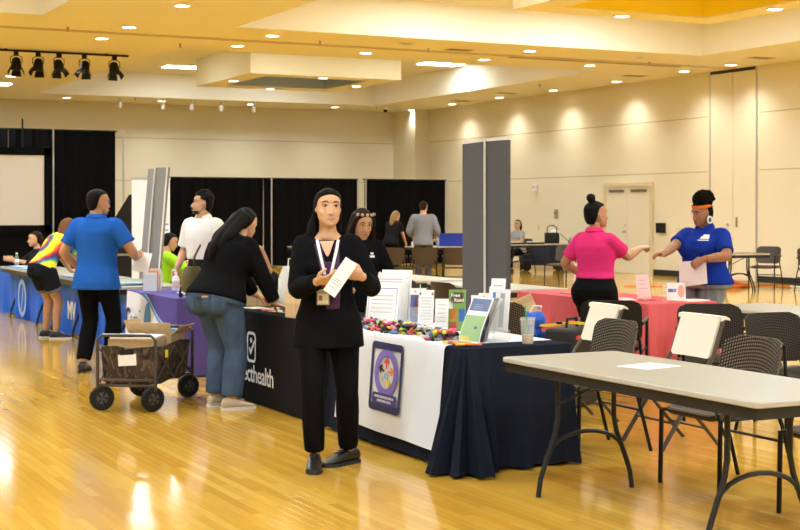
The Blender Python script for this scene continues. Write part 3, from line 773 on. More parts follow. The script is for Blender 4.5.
MB().tube([pB+Vector((-.03, -.01, 0)), pB+Vector((-.03, -.01, hz))], .011).build('hinge_strip', M_WHITEPL, t)
# leaning light grey panels + white banner boards at left
t = thing('leaning_panels', 'pale grey folded display panels leaning beside the man in green', 'panel')
for k, (xa, ya, xb, yb, top) in enumerate(((4.97, 17.15, 5.0, 16.93, 2.09), (5.0, 16.93, 5.09, 16.72, 2.1))):
    mb = MB(); th = Vector((.03, .015, 0)); tilt = Vector((.155, -.08, 0))
    a, b_ = Vector((xa, ya, 0)), Vector((xb, yb, 0))
    mb.rings([[a, b_, b_+th, a+th], [p_+tilt+Vector((0, 0, top)) for p_ in (a, b_, b_+th, a+th)]]); pn = mb.build('felt_panel', M_FELT2, t, smooth=False)
    mb = MB(); mb.tube([b_-Vector((.012, .006, 0)), b_-Vector((.012, .006, 0))+tilt+Vector((0, 0, top))], .01); mb.build('hinge_strip', M_WHITEPL, pn)
t = thing('banner_stand', 'white roll-up banner stand behind the leaning grey panels', 'banner', (6.32, 20.95, 0), R(-28))
mb = MB(); mb.bx(-.28, .30, -.006, .006, .08, 2.05); mb.build('banner_sheet', M_WHITE, t, smooth=False)
mb = MB(); mb.bx(-.3, .32, -.07, .07, 0, .08); mb.build('base', M_ALU, t, smooth=False)
mb = MB(); mb.bx(-.29, .31, -.012, .012, 2.04, 2.075); mb.build('top_rail', M_ALU, t, smooth=False)
for k, w in enumerate((.10, .05, .13)):
    mb = MB(); mb.bx(.28-w, .28, -.009, -.006, 1.35-.09*k, 1.375-.09*k); mb.build('print_line', mat('grey_blue_ink', (.25, .32, .42), .7), t, smooth=False)

# ------------------------------------------------------------------ ceiling and wall fittings
t = thing('stage_light_bar', 'black lighting track carrying five stage lights under the soffit', 'light track', (6.0, 28.2, ZC))
MB().bx(-2.6, 2.05, -.022, .022, -.05, -.012).build('track', M_BLACK, t, smooth=False)
for xx in (-2.2, -.4, 1.6): MB().bx(xx-.03, xx+.03, -.02, .02, -.012, 0).build('bracket', M_BLACK, t, smooth=False)
for k, (x, lb) in enumerate(((5.80, 'first'), (6.23, 'second'), (6.64, 'third'), (7.15, 'fourth'), (7.76, 'fifth'))):
    s_ = thing('stage_light', 'black stage light with barn doors, %s from the left on the track' % lb, 'stage light', (x, 28.2, ZC-.05), R(random.uniform(-40, 40)), 'stage lights')
    MB().bx(-.045, .045, -.035, .035, -.07, 0).build('clamp', M_BLACK, s_, smooth=False, bevel=.006)
    MB().tube([(-.11, 0, -.22), (-.11, 0, -.11), (-.05, 0, -.075), (.05, 0, -.075), (.11, 0, -.11), (.11, 0, -.22)], .009).build('yoke', M_BLACK, s_)
    ax = Vector((0, -.32, -.95)).normalized()
    mb = MB(); mb.lathe(Vector((0, .05, -.12)), [(.045, 0), (.075, .02), (.085, .06), (.10, .12), (.105, .20), (.115, .205), (.115, .22), (.095, .22)], 16, tuple(ax)); can = mb.build('can', M_BLACK, s_)
    c = Vector((0, .05, -.12))+ax*.22; xv, yv, _ = frame(ax)
    for a in range(4):
        d = xv*math.cos(a*PI/2)+yv*math.sin(a*PI/2); e = ax.cross(d)
        mb = MB(); mb.prism([c+d*.105+e*.08, c+d*.105-e*.08, c+d*.155+ax*.11-e*.10, c+d*.155+ax*.11+e*.10], d*.004); mb.build('barn_door', M_BLACK, can, smooth=False)
    if k == 2: MB().ell(Vector((0, .0, -.14)), (.03, .03, .03)).build('glint_knob', M_ALU, s_)
for x, lb in ((10.9, 'first'), (12.15, 'second'), (13.0, 'third'), (13.9, 'fourth'), (14.9, 'fifth')):
    s_ = thing('track_spot', 'small white track spotlight under the back soffit, %s from left' % lb, 'spotlight', (x, 39.0, ZC), 0, 'white track spots')
    MB().lathe((0, 0, -.06), [(.05, 0), (.05, .06)], 10).build('canopy', M_WHITEPL, s_)
    MB().tube([(0, 0, -.05), (0, 0, -.12)], .012).build('stem', M_WHITEPL, s_)
    MB().lathe((0, .02, -.12), [(.03, 0), (.06, .03), (.065, .16), (.055, .16)], 12, (0, .25, -.97)).build('head', M_WHITEPL, s_)
for x, y, on in ((5.9, 24.4, 'far left by the track'), (8.4, 25.9, 'above the left stage lights'), (10.6, 24.3, 'second left by the track'), (13.0, 24.5, 'middle of the track'), (18.4, 24.6, 'right end of the track'), (11.3, 38.9, 'over the tall drape end'), (18.9, 39.0, 'over the corner drape'), (19.2, 30.2, 'above the double door')):
    s_ = thing('sprinkler_head', 'tiny sprinkler head in the soffit, %s' % on, 'sprinkler', (x, y, ZC), 0, 'ceiling sprinklers')
    MB().lathe((0, 0, 0), [(.03, 0), (.03, -.01), (.012, -.012), (.012, -.06), (.028, -.062), (.028, -.068)], 10).build('head', M_OFF, s_)
s_ = thing('dome_camera', 'small black dome camera where the back soffit meets the corner', 'camera', (19.3, 39.2, ZC))
MB().lathe((0, 0, 0), [(.08, 0), (.08, -.05), (.06, -.06)], 12).build('mount', M_WHITEPL, s_); MB().ell((0, 0, -.09), (.065, .065, .06)).build('dome', M_BLACKPL, s_)
def wall_box(name, label, cat, y, z, w, h, d, m, detail=None):
    s_ = thing(name, label, cat, (XR, y, z))
    MB().box((-d/2, 0, 0), (d, w, h)).build('housing', m, s_, smooth=False, bevel=min(.006, d/3))
    if detail: MB().box((-d-.004, 0, h*.12), (.008, w*.5, h*.3)).build('face', detail, s_, smooth=False)
    return s_
M_BEIGEPL = mat('beige_plate', (.70, .60, .40), .5)
wall_box('wall_speaker', 'black square wall box right of the double door', 'wall box', 27.55, 1.15, .24, .24, .12, M_BLACKPL, M_STEEL)
wall_box('switch_plate', 'beige light switch plate right of the black wall box, nearer one', 'switch', 26.95, 1.10, .12, .12, .012, M_BEIGEPL, M_CREAM)
wall_box('switch_plate', 'beige switch plate partly behind the woman in blue', 'switch', 26.6, 1.10, .12, .12, .012, M_BEIGEPL, M_CREAM)
wall_box('switch_plate', 'beige plate low on the wall above the black bag', 'switch', 33.1, 1.10, .10, .14, .012, M_BEIGEPL, M_CREAM)
wall_box('thermostat', 'small grey framed panel on the right wall above the far table', 'wall panel', 32.2, 1.47, .17, .26, .03, mat('grey_panel', (.38, .34, .26), .4), mat('panel_dark', (.2, .18, .14), .4))
wall_box('wall_sensor', 'white rounded sensor high on the right wall', 'sensor', 33.2, 2.19, .16, .2, .1, M_WHITEPL, mat('lens_grey', (.4, .4, .42), .3))

# ================================================================== PEOPLE
from mathutils.bvhtree import BVHTree
def remeshed(mb, voxel, smooth=4, fac=.5):
    me = mb.mesh('tmp'); ob = bpy.data.objects.new('tmp', me); COL.objects.link(ob)
    bm = bmesh.new(); bm.from_mesh(me); bmesh.ops.recalc_face_normals(bm, faces=bm.faces); bm.to_mesh(me); bm.free()
    r = ob.modifiers.new('r', 'REMESH'); r.mode = 'VOXEL'; r.voxel_size = voxel; r.use_smooth_shade = True
    if smooth:
        s = ob.modifiers.new('s', 'SMOOTH'); s.iterations = smooth; s.factor = fac
    out = bpy.data.meshes.new_from_object(ob.evaluated_get(bpy.context.evaluated_depsgraph_get()))
    bpy.data.objects.remove(ob, do_unlink=True); bpy.data.meshes.remove(me)
    return out
def mesh_obj(name, meshes, mt, parent):
    bm = bmesh.new()
    for m in meshes: bm.from_mesh(m)
    me = bpy.data.meshes.new(name); bm.to_mesh(me); bm.free()
    for m in meshes: bpy.data.meshes.remove(m)
    me.materials.append(mt)
    for p in me.polygons: p.use_smooth = True
    o = bpy.data.objects.new(name, me); COL.objects.link(o); o.parent = parent
    return o
def ik(a, t, l1, l2, hint):
    a, t, hint = Vector(a), Vector(t), Vector(hint); d = t-a; L_ = d.length
    if L_ > (l1+l2)*.999: t = a+d*((l1+l2)*.999/L_); d = t-a; L_ = d.length
    d.normalize(); x = (l1*l1-l2*l2+L_*L_)/(2*L_); y = math.sqrt(max(0, l1*l1-x*x))
    hd = hint-d*hint.dot(d); hd.normalize()
    return a+d*x+hd*y, t
def smooth_limb(mb, pts, rs, n=12, sub=4):
    P = [Vector(p) for p in pts]; out = []; ro = []
    for i in range(len(P)-1):
        for k in range(sub):
            t = k/sub; p0 = P[max(i-1, 0)]; p1, p2 = P[i], P[i+1]; p3 = P[min(i+2, len(P)-1)]
            out.append(.5*((2*p1)+(p2-p0)*t+(2*p0-5*p1+4*p2-p3)*t*t+(3*p1-3*p2-p0+p3)*t**3)); ro.append(rs[i]*(1-t)+rs[i+1]*t)
    out.append(P[-1]); ro.append(rs[-1])
    mb.tube(out, ro, n)
HEAD_RINGS = [(.0, .09, .36, .14), (.03, .15, .41, .06), (.08, .215, .435, -.01), (.15, .262, .435, -.10), (.24, .292, .43, -.20), (.33, .303, .425, -.30), (.42, .318, .42, -.37), (.50, .325, .405, -.42), (.58, .328, .395, -.45), (.68, .335, .405, -.475), (.77, .325, .385, -.475), (.85, .29, .33, -.44), (.92, .225, .24, -.36), (.97, .145, .13, -.25), (1.0, .06, .0, -.12)]
CAP_RINGS = [(.10, .20, -.14, -.36), (.25, .305, -.10, -.45), (.40, .355, -.03, -.50), (.55, .360, .03, -.53), (.70, .362, .13, -.545), (.80, .345, .26, -.53), (.88, .300, .335, -.48), (.95, .225, .27, -.39), (1.01, .13, .12, -.27), (1.045, .04, -.02, -.12)]
def ell_ring(M, z, w, f, b, n=22):
    cy, d = (f+b)/2, (f-b)/2
    return [M @ Vector((w*math.cos(2*PI*k/n), cy+d*math.sin(2*PI*k/n), z)) for k in range(n)]
def M_head(pos, yaw, pitch, roll, HH):
    return Matrix.Translation(pos) @ Matrix.Rotation(R(yaw), 4, 'Z') @ Matrix.Rotation(R(-pitch), 4, 'X') @ Matrix.Rotation(R(roll), 4, 'Y') @ Matrix.Scale(HH, 4)
def hand(mb, wrist, d, n, side, curl=.45, s=1.0, thumb=.5, spread=.0):
    """palm and five fingers; d fingers, n out of the palm, side +1/-1 flips the thumb"""
    d = Vector(d).normalized(); n = Vector(n); n = (n-d*n.dot(d)).normalized(); t = d.cross(n)*side; w = Vector(wrist)
    rr = []
    for a, hw, ht in ((-.02, .024, .020), (.0, .027, .019), (.03, .037, .018), (.065, .042, .015), (.095, .040, .012), (.104, .034, .008)):
        c = w+d*a*s; rr.append([c+t*hw*s*math.cos(2*PI*k/12)+n*ht*s*math.sin(2*PI*k/12) for k in range(12)])
    mb.rings(rr)
    for i, (o, L_, r) in enumerate(((.030, .070, .0088), (.010, .080, .0092), (-.011, .074, .0088), (-.030, .058, .0078))):
        p = w+d*.088*s+t*o*s; c = curl*(1+.12*i); ang = 0; pts = [p-d*.02*s, p]; dd = (d+t*(o*spread*8)).normalized()
        for k, (fr, bd) in enumerate(((.45, 45), (.31, 70), (.24, 45))):
            ang += R(bd)*c; v = dd*math.cos(ang)+n*math.sin(ang); p = p+v*L_*fr*s; pts.append(p)
        mb.tube(pts, [r*s*1.05, r*s*1.08, r*s, r*s*.93, r*s*.72], 8)
    p = w+d*.022*s+t*.026*s; v1 = (d*.62+t*.62+n*(.25+.5*thumb)).normalized(); v2 = (d*.85+t*(.30-.5*thumb)+n*(.3+.5*thumb)).normalized()
    mb.tube([p-v1*.015*s, p, p+v1*.038*s, p+v1*.038*s+v2*.030*s, p+v1*.038*s+v2*.048*s], [.014*s, .0145*s, .0115*s, .0102*s, .007*s], 8)
SKIN = {}
def skin(name, col):
    if name not in SKIN:
        m = mat('skin_'+name, col, .48, var=.05, vscale=25, spec=.35); b = m.node_tree.nodes['Principled BSDF']
        b.inputs['Subsurface Weight'].default_value = .12; b.inputs['Subsurface Radius'].default_value = (.012, .005, .003); b.inputs['Subsurface Scale'].default_value = 1.0
        SKIN[name] = m
    return SKIN[name]
def fabric(name, col, rough=.85, bump=.35, bscale=9, stretch=(1, 1, .55), var=.0):
    return mat('fabric_'+name, col, rough, bump=min(1, bump*1.8), bscale=bscale, stretch=stretch, var=var, vscale=14, spec=.05)
M_HAIRBLK = mat('hair_black', (.007, .006, .0055), .6, spec=.10, bump=.6, bscale=40, stretch=(3, 3, .35))
M_HAIRBRN = mat('hair_dark_brown', (.020, .010, .007), .6, spec=.12, bump=.6, bscale=40, stretch=(3, 3, .35))
M_HAIRAUB = mat('hair_auburn', (.17, .062, .020), .6, spec=.15, bump=.6, bscale=40, stretch=(3, 3, .35))
M_EYE = mat('eye_white', (.55, .50, .47), .35); M_IRIS = mat('iris_dark', (.018, .010, .006), .15); M_LIP = mat('lip', (.46, .19, .145), .5); M_BROW = mat('brow', (.015, .010, .008), .7)
M_SHOE = mat('black_leather', (.012, .012, .013), .32); M_SOLE = mat('sole_dark', (.02, .02, .022), .7); M_SOLEW = mat('sole_white', (.75, .73, .70), .6)
class Person:
    def __init__(s, label, loc, phi, h=1.68, sex='f', build=1.0, skin_mat=None, voxel=.012, group=None,
                 pelvis=(0, 0, .935), lean=0, curve=0, twist=0, sidelean=0, head=(0, 0, 0), lh=None, rh=None, le=(-.5, -.6, -.4), re=(.5, -.6, -.4),
                 lf=(-.095, 0), rf=(.095, 0), lfy=8, rfy=-8, lk=(0, 1, 0), rk=(0, 1, 0), lfz=0, rfz=0, HH=.228, headfwd=.015, shoulder=None):
        s.t = thing('person', label, 'person', loc, R(-26.8+phi), group); s.S = S = h/1.70; s.vox = voxel; s.b = build; s.sex = sex; s.sk = skin_mat; s.HH = HH*(.5+.5*S)
        s.pel = Vector(pelvis)*S if pelvis[2] > .8 else Vector((pelvis[0], pelvis[1], pelvis[2]))
        # spine samples
        s.sp = []; p = Vector(s.pel); ds = .01; N = 62
        for i in range(-20, N+1):
            pass
        def ang(q): return R(lean+curve*min(1, max(0, (q-.05)/.42)))
        s.ang = ang; s.twist = twist
        s.cache = {}
        pts = {0: Vector(p)}; q = 0
        for i in range(1, 62):
            a = ang((i-.5)*.01); pts[i] = pts[i-1]+Vector((math.sin(R(sidelean))*math.cos(a), math.sin(a)*math.cos(R(sidelean)), math.cos(a)*math.cos(R(sidelean))))*.01*S
        for i in range(1, 40):
            a = ang(0); pts[-i] = pts[-i+1]-Vector((0, math.sin(a)*.6, math.cos(a*.6)))*.01*S
        s.pts = pts
        nb = s.at(.50)[0]; c, sd, fw, up = s.at(.47)
        shw = shoulder or (.150 if sex == 'f' else .180); shw *= S*(.75+.25*build)
        s.lsh = s.at(.418)[0]-sd*shw; s.rsh = s.at(.418)[0]+sd*shw; s.nb = nb; s.sd = sd; s.fw = fw; s.up = up
        la, fa = .285*S, .245*S
        dl = s.lsh+Vector((-.09, .02, -.50))*S; dr = s.rsh+Vector((.09, .02, -.50))*S
        s.le, s.lw = ik(s.lsh, Vector(lh) if lh else dl, la, fa, le); s.re, s.rw = ik(s.rsh, Vector(rh) if rh else dr, la, fa, re)
        base = s.at(0); hw = .092*S*(.7+.3*build)
        s.lhip = s.pel-base[1]*hw-Vector((0, 0, .05*S)); s.rhip = s.pel+base[1]*hw-Vector((0, 0, .05*S))
        s.lf = Vector((lf[0]*S, lf[1]*S, .085*S+lfz)); s.rf = Vector((rf[0]*S, rf[1]*S, .085*S+rfz)); s.lfy, s.rfy = lfy, rfy
        s.lk, s.la = ik(s.lhip, s.lf, .425*S, .405*S, lk); s.rk, s.ra = ik(s.rhip, s.rf, .425*S, .405*S, rk)
        yaw, pitch, roll = head
        hp = s.nb+s.up*.020*S+Vector((0, 0, .01))+s.fw*headfwd
        s.MH = M_head(hp, yaw, pitch, roll, s.HH)
        s.hmesh = []
    def at(s, q):
        """spine frame at distance q above the pelvis"""
        i = q*100; k = math.floor(i); f = i-k
        p = s.pts[max(-39, min(61, k))].lerp(s.pts[max(-39, min(61, k+1))], f); a = s.ang(max(0, q))
        tw = R(s.twist)*min(1, max(0, q/.35)); sd = Vector((math.cos(tw), math.sin(tw), 0)); up = Vector((0, math.sin(a), math.cos(a)))
        fw = Vector((0, math.cos(a), -math.sin(a))); fw = (Matrix.Rotation(tw, 3, up) @ fw); sd = fw.cross(up)
        return p, sd, fw, up
    PROF_F = [(-.20, .168, .108, -.005), (-.10, .176, .118, -.012), (-.03, .178, .122, -.012), (.05, .158, .108, 0), (.13, .137, .096, .008), (.20, .140, .100, .010), (.28, .150, .112, .012), (.36, .158, .108, .006), (.41, .155, .094, -.002), (.445, .128, .078, -.008), (.475, .092, .064, -.010), (.51, .060, .054, -.008)]
    PROF_M = [(-.20, .160, .108, -.005), (-.10, .166, .118, -.012), (-.03, .166, .122, -.008), (.05, .160, .115, .004), (.13, .158, .112, .010), (.20, .165, .115, .010), (.28, .176, .122, .010), (.36, .185, .118, .004), (.41, .183, .102, -.002), (.445, .152, .086, -.008), (.475, .108, .072, -.010), (.51, .070, .062, -.008)]
    def torso(s, mb, q0, q1, e=0.0, hem=0.0, cut=None):
        prof = s.PROF_F if s.sex == 'f' else s.PROF_M; S = s.S; B = s.b
        qs = [q0]+[p[0] for p in prof if q0+.012 < p[0] < q1-.012]+[q1]; rr = []
        for q in qs:
            for i in range(len(prof)-1):
                if q <= prof[i+1][0] or i == len(prof)-2:
                    a, b = prof[i], prof[i+1]; t = max(0, min(1, (q-a[0])/(b[0]-a[0]))); w, d, o = (a[k]*(1-t)+b[k]*t for k in (1, 2, 3)); break
            bb = B if q < .38 else 1+(B-1)*.45
            if q > .45: bb = 1+(B-1)*.2
            e_ = e-(.014 if cut and q > .0 else 0); c, sd, fw, up = s.at(q); w = w*S*bb+e_; d = d*S*bb+e_
            if hem and q < .02: k = (.02-q)/.2; w += hem*k; d += hem*k
            n = 28; ring = []
            for k in range(n):
                a = 2*PI*k/n; ca, sa = math.cos(a), math.sin(a); ex = .86
                ring.append(c+fw*o*S+sd*w*math.copysign(abs(ca)**ex, ca)+fw*d*math.copysign(abs(sa)**ex, sa))
            rr.append(ring)
        mb.rings(rr)
    def limb_pts(s, a, m, b, f, lim):
        """points along a two-bone limb up to f (0..2)"""
        ts = [0, .33, .66, 1, 1.33, 1.66, 2]; P = []
        for t in ts:
            if t > f: break
            P.append((t, a.lerp(m, t) if t <= 1 else m.lerp(b, t-1)))
        if P[-1][0] < f-.02: t = f; P.append((t, a.lerp(m, t) if t <= 1 else m.lerp(b, t-1)))
        R_ = []
        for t, p in P:
            x = t*3; i = min(5, int(x)); R_.append(lim[i]*(1-(x-i))+lim[i+1]*(x-i))
        return [p for t, p in P], R_
    ARM = [.047, .049, .046, .040, .041, .034, .026]
    LEG = [.098, .088, .074, .060, .059, .050, .038]
    def arm(s, mb, side, f, e=0.0, sc=1.0, flare=0.0):
        a, m, b = (s.lsh, s.le, s.lw) if side < 0 else (s.rsh, s.re, s.rw)
        lim = [r*s.S*sc*(.55+.45*s.b)*(1.0 if s.sex == 'f' else 1.12)+e for r in s.ARM]; P, Q = s.limb_pts(a, m, b, f, lim)
        Q[-1] += flare; inn = a+(s.at(.39)[0]-a)*.40; P = [inn]+P; Q = [Q[0]*.9]+Q
        smooth_limb(mb, P, Q)
    def leg(s, mb, side, f, e=0.0, sc=1.0, flare=0.0, skin_=False):
        a, m, b = (s.lhip, s.lk, s.la) if side < 0 else (s.rhip, s.rk, s.ra)
        lim = [r*s.S*sc*(.45+.55*s.b)+e for r in s.LEG]
        if skin_: lim[0] *= .8; lim[1] *= .92
        if flare: lim = [r+flare*max(0, (i-2.5)/3.5) for i, r in enumerate(lim)]
        P, Q = s.limb_pts(a, m, b, f, lim)
        smooth_limb(mb, ([] if skin_ else [a+Vector((0, 0, .05*s.S))])+P, ([] if skin_ else [Q[0]*.88])+Q, 14)
    def skin_head(s, voxel=.006, nose=1.0, beard=False):
        mb = MB(); M = s.MH
        mb.rings([ell_ring(M, *r) for r in HEAD_RINGS])
        v = lambda *a: M @ Vector(a); k = s.HH
        mb.tube([v(0, .36, .60), v(0, .41, .52), v(0, .455+.03*nose, .41), v(0, .46+.045*nose, .345), v(0, .40, .315)], [.028*k, .032*k, .042*k, .052*k, .03*k], 8)
        for sx in (-1, 1):
            mb.ell(v(sx*.05, .43, .345), (.038*k, .04*k, .03*k))
            mb.ell(v(sx*.335, -.03, .46), (.035*k, .065*k, .10*k), M.to_3x3().normalized())
            mb.ell(v(sx*.17, .24, .36), (.12*k, .12*k, .14*k)); mb.ell(v(sx*.15, .30, .655), (.13*k, .07*k, .045*k))
        mb.ell(v(0, .385, .055), (.085*k, .055*k, .055*k)); mb.ell(v(0, .40, .20), (.12*k, .04*k, .05*k))
        return remeshed(mb, voxel, 3, .5)
    def body(s, arms=True, legs=True, hands=((.45, None, None), (.45, None, None)), hv=.0045, hs=1.0, head_voxel=.007, neck=1.0, nose=1.0):
        mb = MB(); s.torso(mb, -.08, .50, -.018)
        for sd in (-1, 1):
            s.arm(mb, sd, 2.0); s.leg(mb, sd, 2.0, skin_=True)
        c = s.nb; hb = s.MH @ Vector((0, -.08, .22)); nr = (.052 if s.sex == 'f' else .062)*s.S*neck
        mb.tube([s.at(.46)[0], c, c.lerp(hb, .5), hb], [nr*1.25, nr*1.05, nr*.98, nr], 14)
        ms = [remeshed(mb, s.vox, 5), s.skin_head(head_voxel, nose)]
        for sd, (cu, nn, dd) in zip((-1, 1), hands):
            w, e = (s.lw, s.le) if sd < 0 else (s.rw, s.re); d = Vector(dd) if dd else (w-e); n = Vector(nn) if nn else Vector((-sd, 0, 0))
            hm = MB(); hand(hm, w, d, n, sd if True else -sd, cu, s.S*hs*(1.0 if s.sex == 'f' else 1.1)); ms.append(remeshed(hm, hv, 1, .4))
        s.o_body = mesh_obj('body', ms, s.sk, s.t)
        return s.o_body
    def face(s, eyes=True, brow=M_BROW, lip=M_LIP, open_=1.0, smile=0.0, glasses=None):
        M = s.MH; k = s.HH; v = lambda *a: M @ Vector(a); M3 = M.to_3x3().normalized()
        bvh = BVHTree.FromPolygons([x.co[:] for x in s.o_body.data.vertices], [p.vertices[:] for p in s.o_body.data.polygons])
        def hit(x, z, off=0):
            o = v(x, 1.2, z); d = (v(x, 0, z)-o).normalized(); h = bvh.ray_cast(o, d)
            y = ((M.inverted() @ h[0]).y if h[0] else .38)
            return v(x, y+off, z)
        for sx in (-1, 1):
            MB().ell(hit(sx*.145, .545, -.025), (.066*k, .042*k, .030*k*open_), M3).build('eye', M_EYE, s.o_body)
            MB().ell(hit(sx*.145, .545, .006), (.036*k, .014*k, .030*k*open_), M3, 10, 6).build('iris', M_IRIS, s.o_body)
            MB().tube([hit(sx*.075, .548, .0), hit(sx*.11, .572, .008), hit(sx*.15, .580, .008), hit(sx*.19, .572, .004), hit(sx*.22, .552, -.002)], .0095*k, 6).build('eyelash', M_BROW, s.o_body)
            MB().tube([hit(sx*.065, .635, .002), hit(sx*.11, .662, .004), hit(sx*.17, .672, .002), hit(sx*.235, .640, -.002)], [.012*k, .019*k, .016*k, .008*k], 6).build('eyebrow', brow, s.o_body)
            MB().ell(hit(sx*.028, .318, .0), (.014*k, .012*k, .008*k), M3, 8, 5).build('nostril', M_BROW, s.o_body)
        up = [hit(x, .215+(.012*abs(x)/.1*smile*2)-(.006 if x == 0 else 0)+(.004 if abs(x) < .05 else 0), .004) for x in (-.115, -.07, -.03, 0, .03, .07, .115)]
        MB().tube(up, [.006*k, .016*k, .021*k, .018*k, .021*k, .016*k, .006*k], 8).build('upper_lip', lip, s.o_body)
        lo = [hit(x, .185+.02*smile*(abs(x)/.1)**2, .004) for x in (-.10, -.06, 0, .06, .10)]
        MB().tube(lo, [.006*k, .022*k, .027*k, .022*k, .006*k], 8).build('lower_lip', lip, s.o_body)
        if glasses:
            mb = MB()
            for sx in (-1, 1):
                mb.tube([hit(sx*.15, .545, .0)+M3 @ Vector((.105*k*math.cos(a*PI/9), .05*k, .075*k*math.sin(a*PI/9))) for a in range(19)], .007*k, 6)
                mb.tube([v(sx*.25, .40, .56), v(sx*.345, .05, .56), v(sx*.35, -.05, .54)], .007*k, 6)
            mb.tube([v(-.04, .46, .56), v(.04, .46, .56)], .007*k, 6); mb.build('glasses', glasses, s.t)
    def hair(s, mt, extra=None, voxel=.008, cap=1.0, name='hair', front=0.0, smooth=3):
        mb = MB(); M = s.MH
        mb.rings([ell_ring(M, z, w*cap, f+front, b*cap) for z, w, f, b in CAP_RINGS])
        v = lambda *a: M @ Vector(a); k = s.HH
        for e in extra or []:
            if e[0] == 'e': mb.ell(v(*e[1]), tuple(q*k for q in e[2]), M.to_3x3().normalized())
            elif e[0] == 't': smooth_limb(mb, [v(*p) for p in e[1]], [r*k for r in e[2]], 10)
            elif e[0] == 'r': mb.rings([ell_ring(M, *r) for r in e[1]])
            elif e[0] == 'w': smooth_limb(mb, [Vector(p) for p in e[1]], e[2], 10)
        s.o_hair = mesh_obj(name, [remeshed(mb, voxel, smooth)], mt, s.t)
        return s.o_hair
    def top(s, mt, bottom=-.12, sleeve=.6, e=.014, hem=.02, bust=True, sc=1.0, neckq=.488, name='shirt', voxel=None, flare=.0, sm=5):
        mb = MB(); s.torso(mb, bottom, neckq, e, hem)
        for sd in (-1, 1): s.arm(mb, sd, sleeve, e*.8, sc, flare)
        if bust and s.sex == 'f':
            for sd_ in (-1, 1):
                c, sd, fw, up = s.at(.285); mb.ell(c+sd*.068*s.S*s.b*sd_+fw*(.085*s.S*s.b), (.075*s.S*s.b, .062*s.S*s.b, .07*s.S*s.b))
        s.o_top = mesh_obj(name, [remeshed(mb, voxel or s.vox*.9, sm)], mt, s.t)
        s.bvh = BVHTree.FromPolygons([x.co[:] for x in s.o_top.data.vertices], [p.vertices[:] for p in s.o_top.data.polygons])
        return s.o_top
    def bottom(s, mt, leg=1.93, e=.012, top=.09, sc=1.0, flare=.0, name='trousers', voxel=None, seat=0.0):
        mb = MB(); s.torso(mb, -.10, top, e, 0, True)
        for sd in (-1, 1): s.leg(mb, sd, leg, e, sc, flare)
        if seat:
            for sd_ in (-1, 1):
                c, sd, fw, up = s.at(-.105); mb.ell(c+sd*.075*s.S*s.b*sd_-fw*.062*s.S*s.b, (.09*s.S*s.b, .075*s.S*s.b, .085*s.S*s.b))
        s.o_bot = mesh_obj(name, [remeshed(mb, voxel or s.vox, 5)], mt, s.t)
        return s.o_bot
    def shoes(s, mt=M_SHOE, sole=M_SOLE, sc=1.0, sneaker=False):
        for p, yaw in ((s.la, s.lfy), (s.ra, s.rfy)):
            S = s.S*sc; M = Matrix.Translation((p.x, p.y, p.z-.085*s.S)) @ Matrix.Rotation(R(yaw), 4, 'Z')
            rr = []
            for y, w, z1, z0 in ((-.082, .018, .060, .022), (-.070, .032, .085, .016), (-.03, .037, .098, .014), (.02, .039, .100, .014), (.07, .043, .078, .014), (.12, .047, .055, .014), (.16, .043, .045, .014), (.185, .030, .036, .016), (.197, .012, .026, .018)):
                rr.append([M @ Vector((w*S*math.copysign(abs(math.cos(a))**.7, math.cos(a)), y*S, (z0+(z1-z0)*(.5+.5*math.sin(a)))*S)) for a in [2*PI*k/14 for k in range(14)]])
            mb = MB(); mb.rings(rr); so = mb.build('shoe', mt, s.t)
            rr = []
            for z in (0, .020):
                rr.append([M @ Vector((x*S, y*S, z*S)) for x, y in ((-.033, -.07), (-.02, -.088), (.02, -.088), (.033, -.07), (.040, 0), (.046, .08), (.049, .13), (.040, .175), (.018, .203), (-.018, .203), (-.040, .175), (-.049, .13), (-.046, .08), (-.040, 0))])
            mb = MB(); mb.rings(rr); mb.build('sole', sole, so, smooth=False)
            mb = MB()
            for q in range(3): mb.tube([M @ Vector((-.022*S, (.05+.022*q)*S, (.092-.011*q)*S)), M @ Vector((0, (.052+.022*q)*S, (.100-.011*q)*S)), M @ Vector((.022*S, (.05+.022*q)*S, (.092-.011*q)*S))], .0035*S, 5)
            mb.build('laces', sole if sneaker else mt, so)
    def project(s, x, z, off=.003, front=True, bvh=None):
        o = Vector((x, 2 if front else -2, z)); h = (bvh or s.bvh).ray_cast(o, Vector((0, -1 if front else 1, 0)))
        if h[0] is None: return None
        return h[0]+Vector((0, off if front else -off, 0))
    def strip(s, path, w, mt, name, off=.004, front=True, parent=None, n=10, bvh=None):
        """ribbon laid on the garment: path = [(x,z)...] in the person's frame"""
        P = []
        for i in range(len(path)-1):
            for k in range(n): t = k/n; P.append((path[i][0]*(1-t)+path[i+1][0]*t, path[i][1]*(1-t)+path[i+1][1]*t))
        P.append(path[-1]); A = []; B = []
        for i, (x, z) in enumerate(P):
            j, q = max(0, i-1), min(len(P)-1, i+1); dx, dz = P[q][0]-P[j][0], P[q][1]-P[j][1]; L_ = math.hypot(dx, dz) or 1
            ww = w(i/(len(P)-1)) if callable(w) else w
            nx_, nz_ = -dz/L_*ww/2, dx/L_*ww/2
            a, b = s.project(x+nx_, z+nz_, off, front, bvh), s.project(x-nx_, z-nz_, off, front, bvh)
            if a and b: A.append(a); B.append(b)
        if len(A) < 2: return None
        d = Vector((0, .002 if front else -.002, 0))
        mb = MB(); mb.rings([[a+d, b+d, b-d*4, a-d*4] for a, b in zip(A, B)])
        return mb.build(name, mt, parent or s.t)
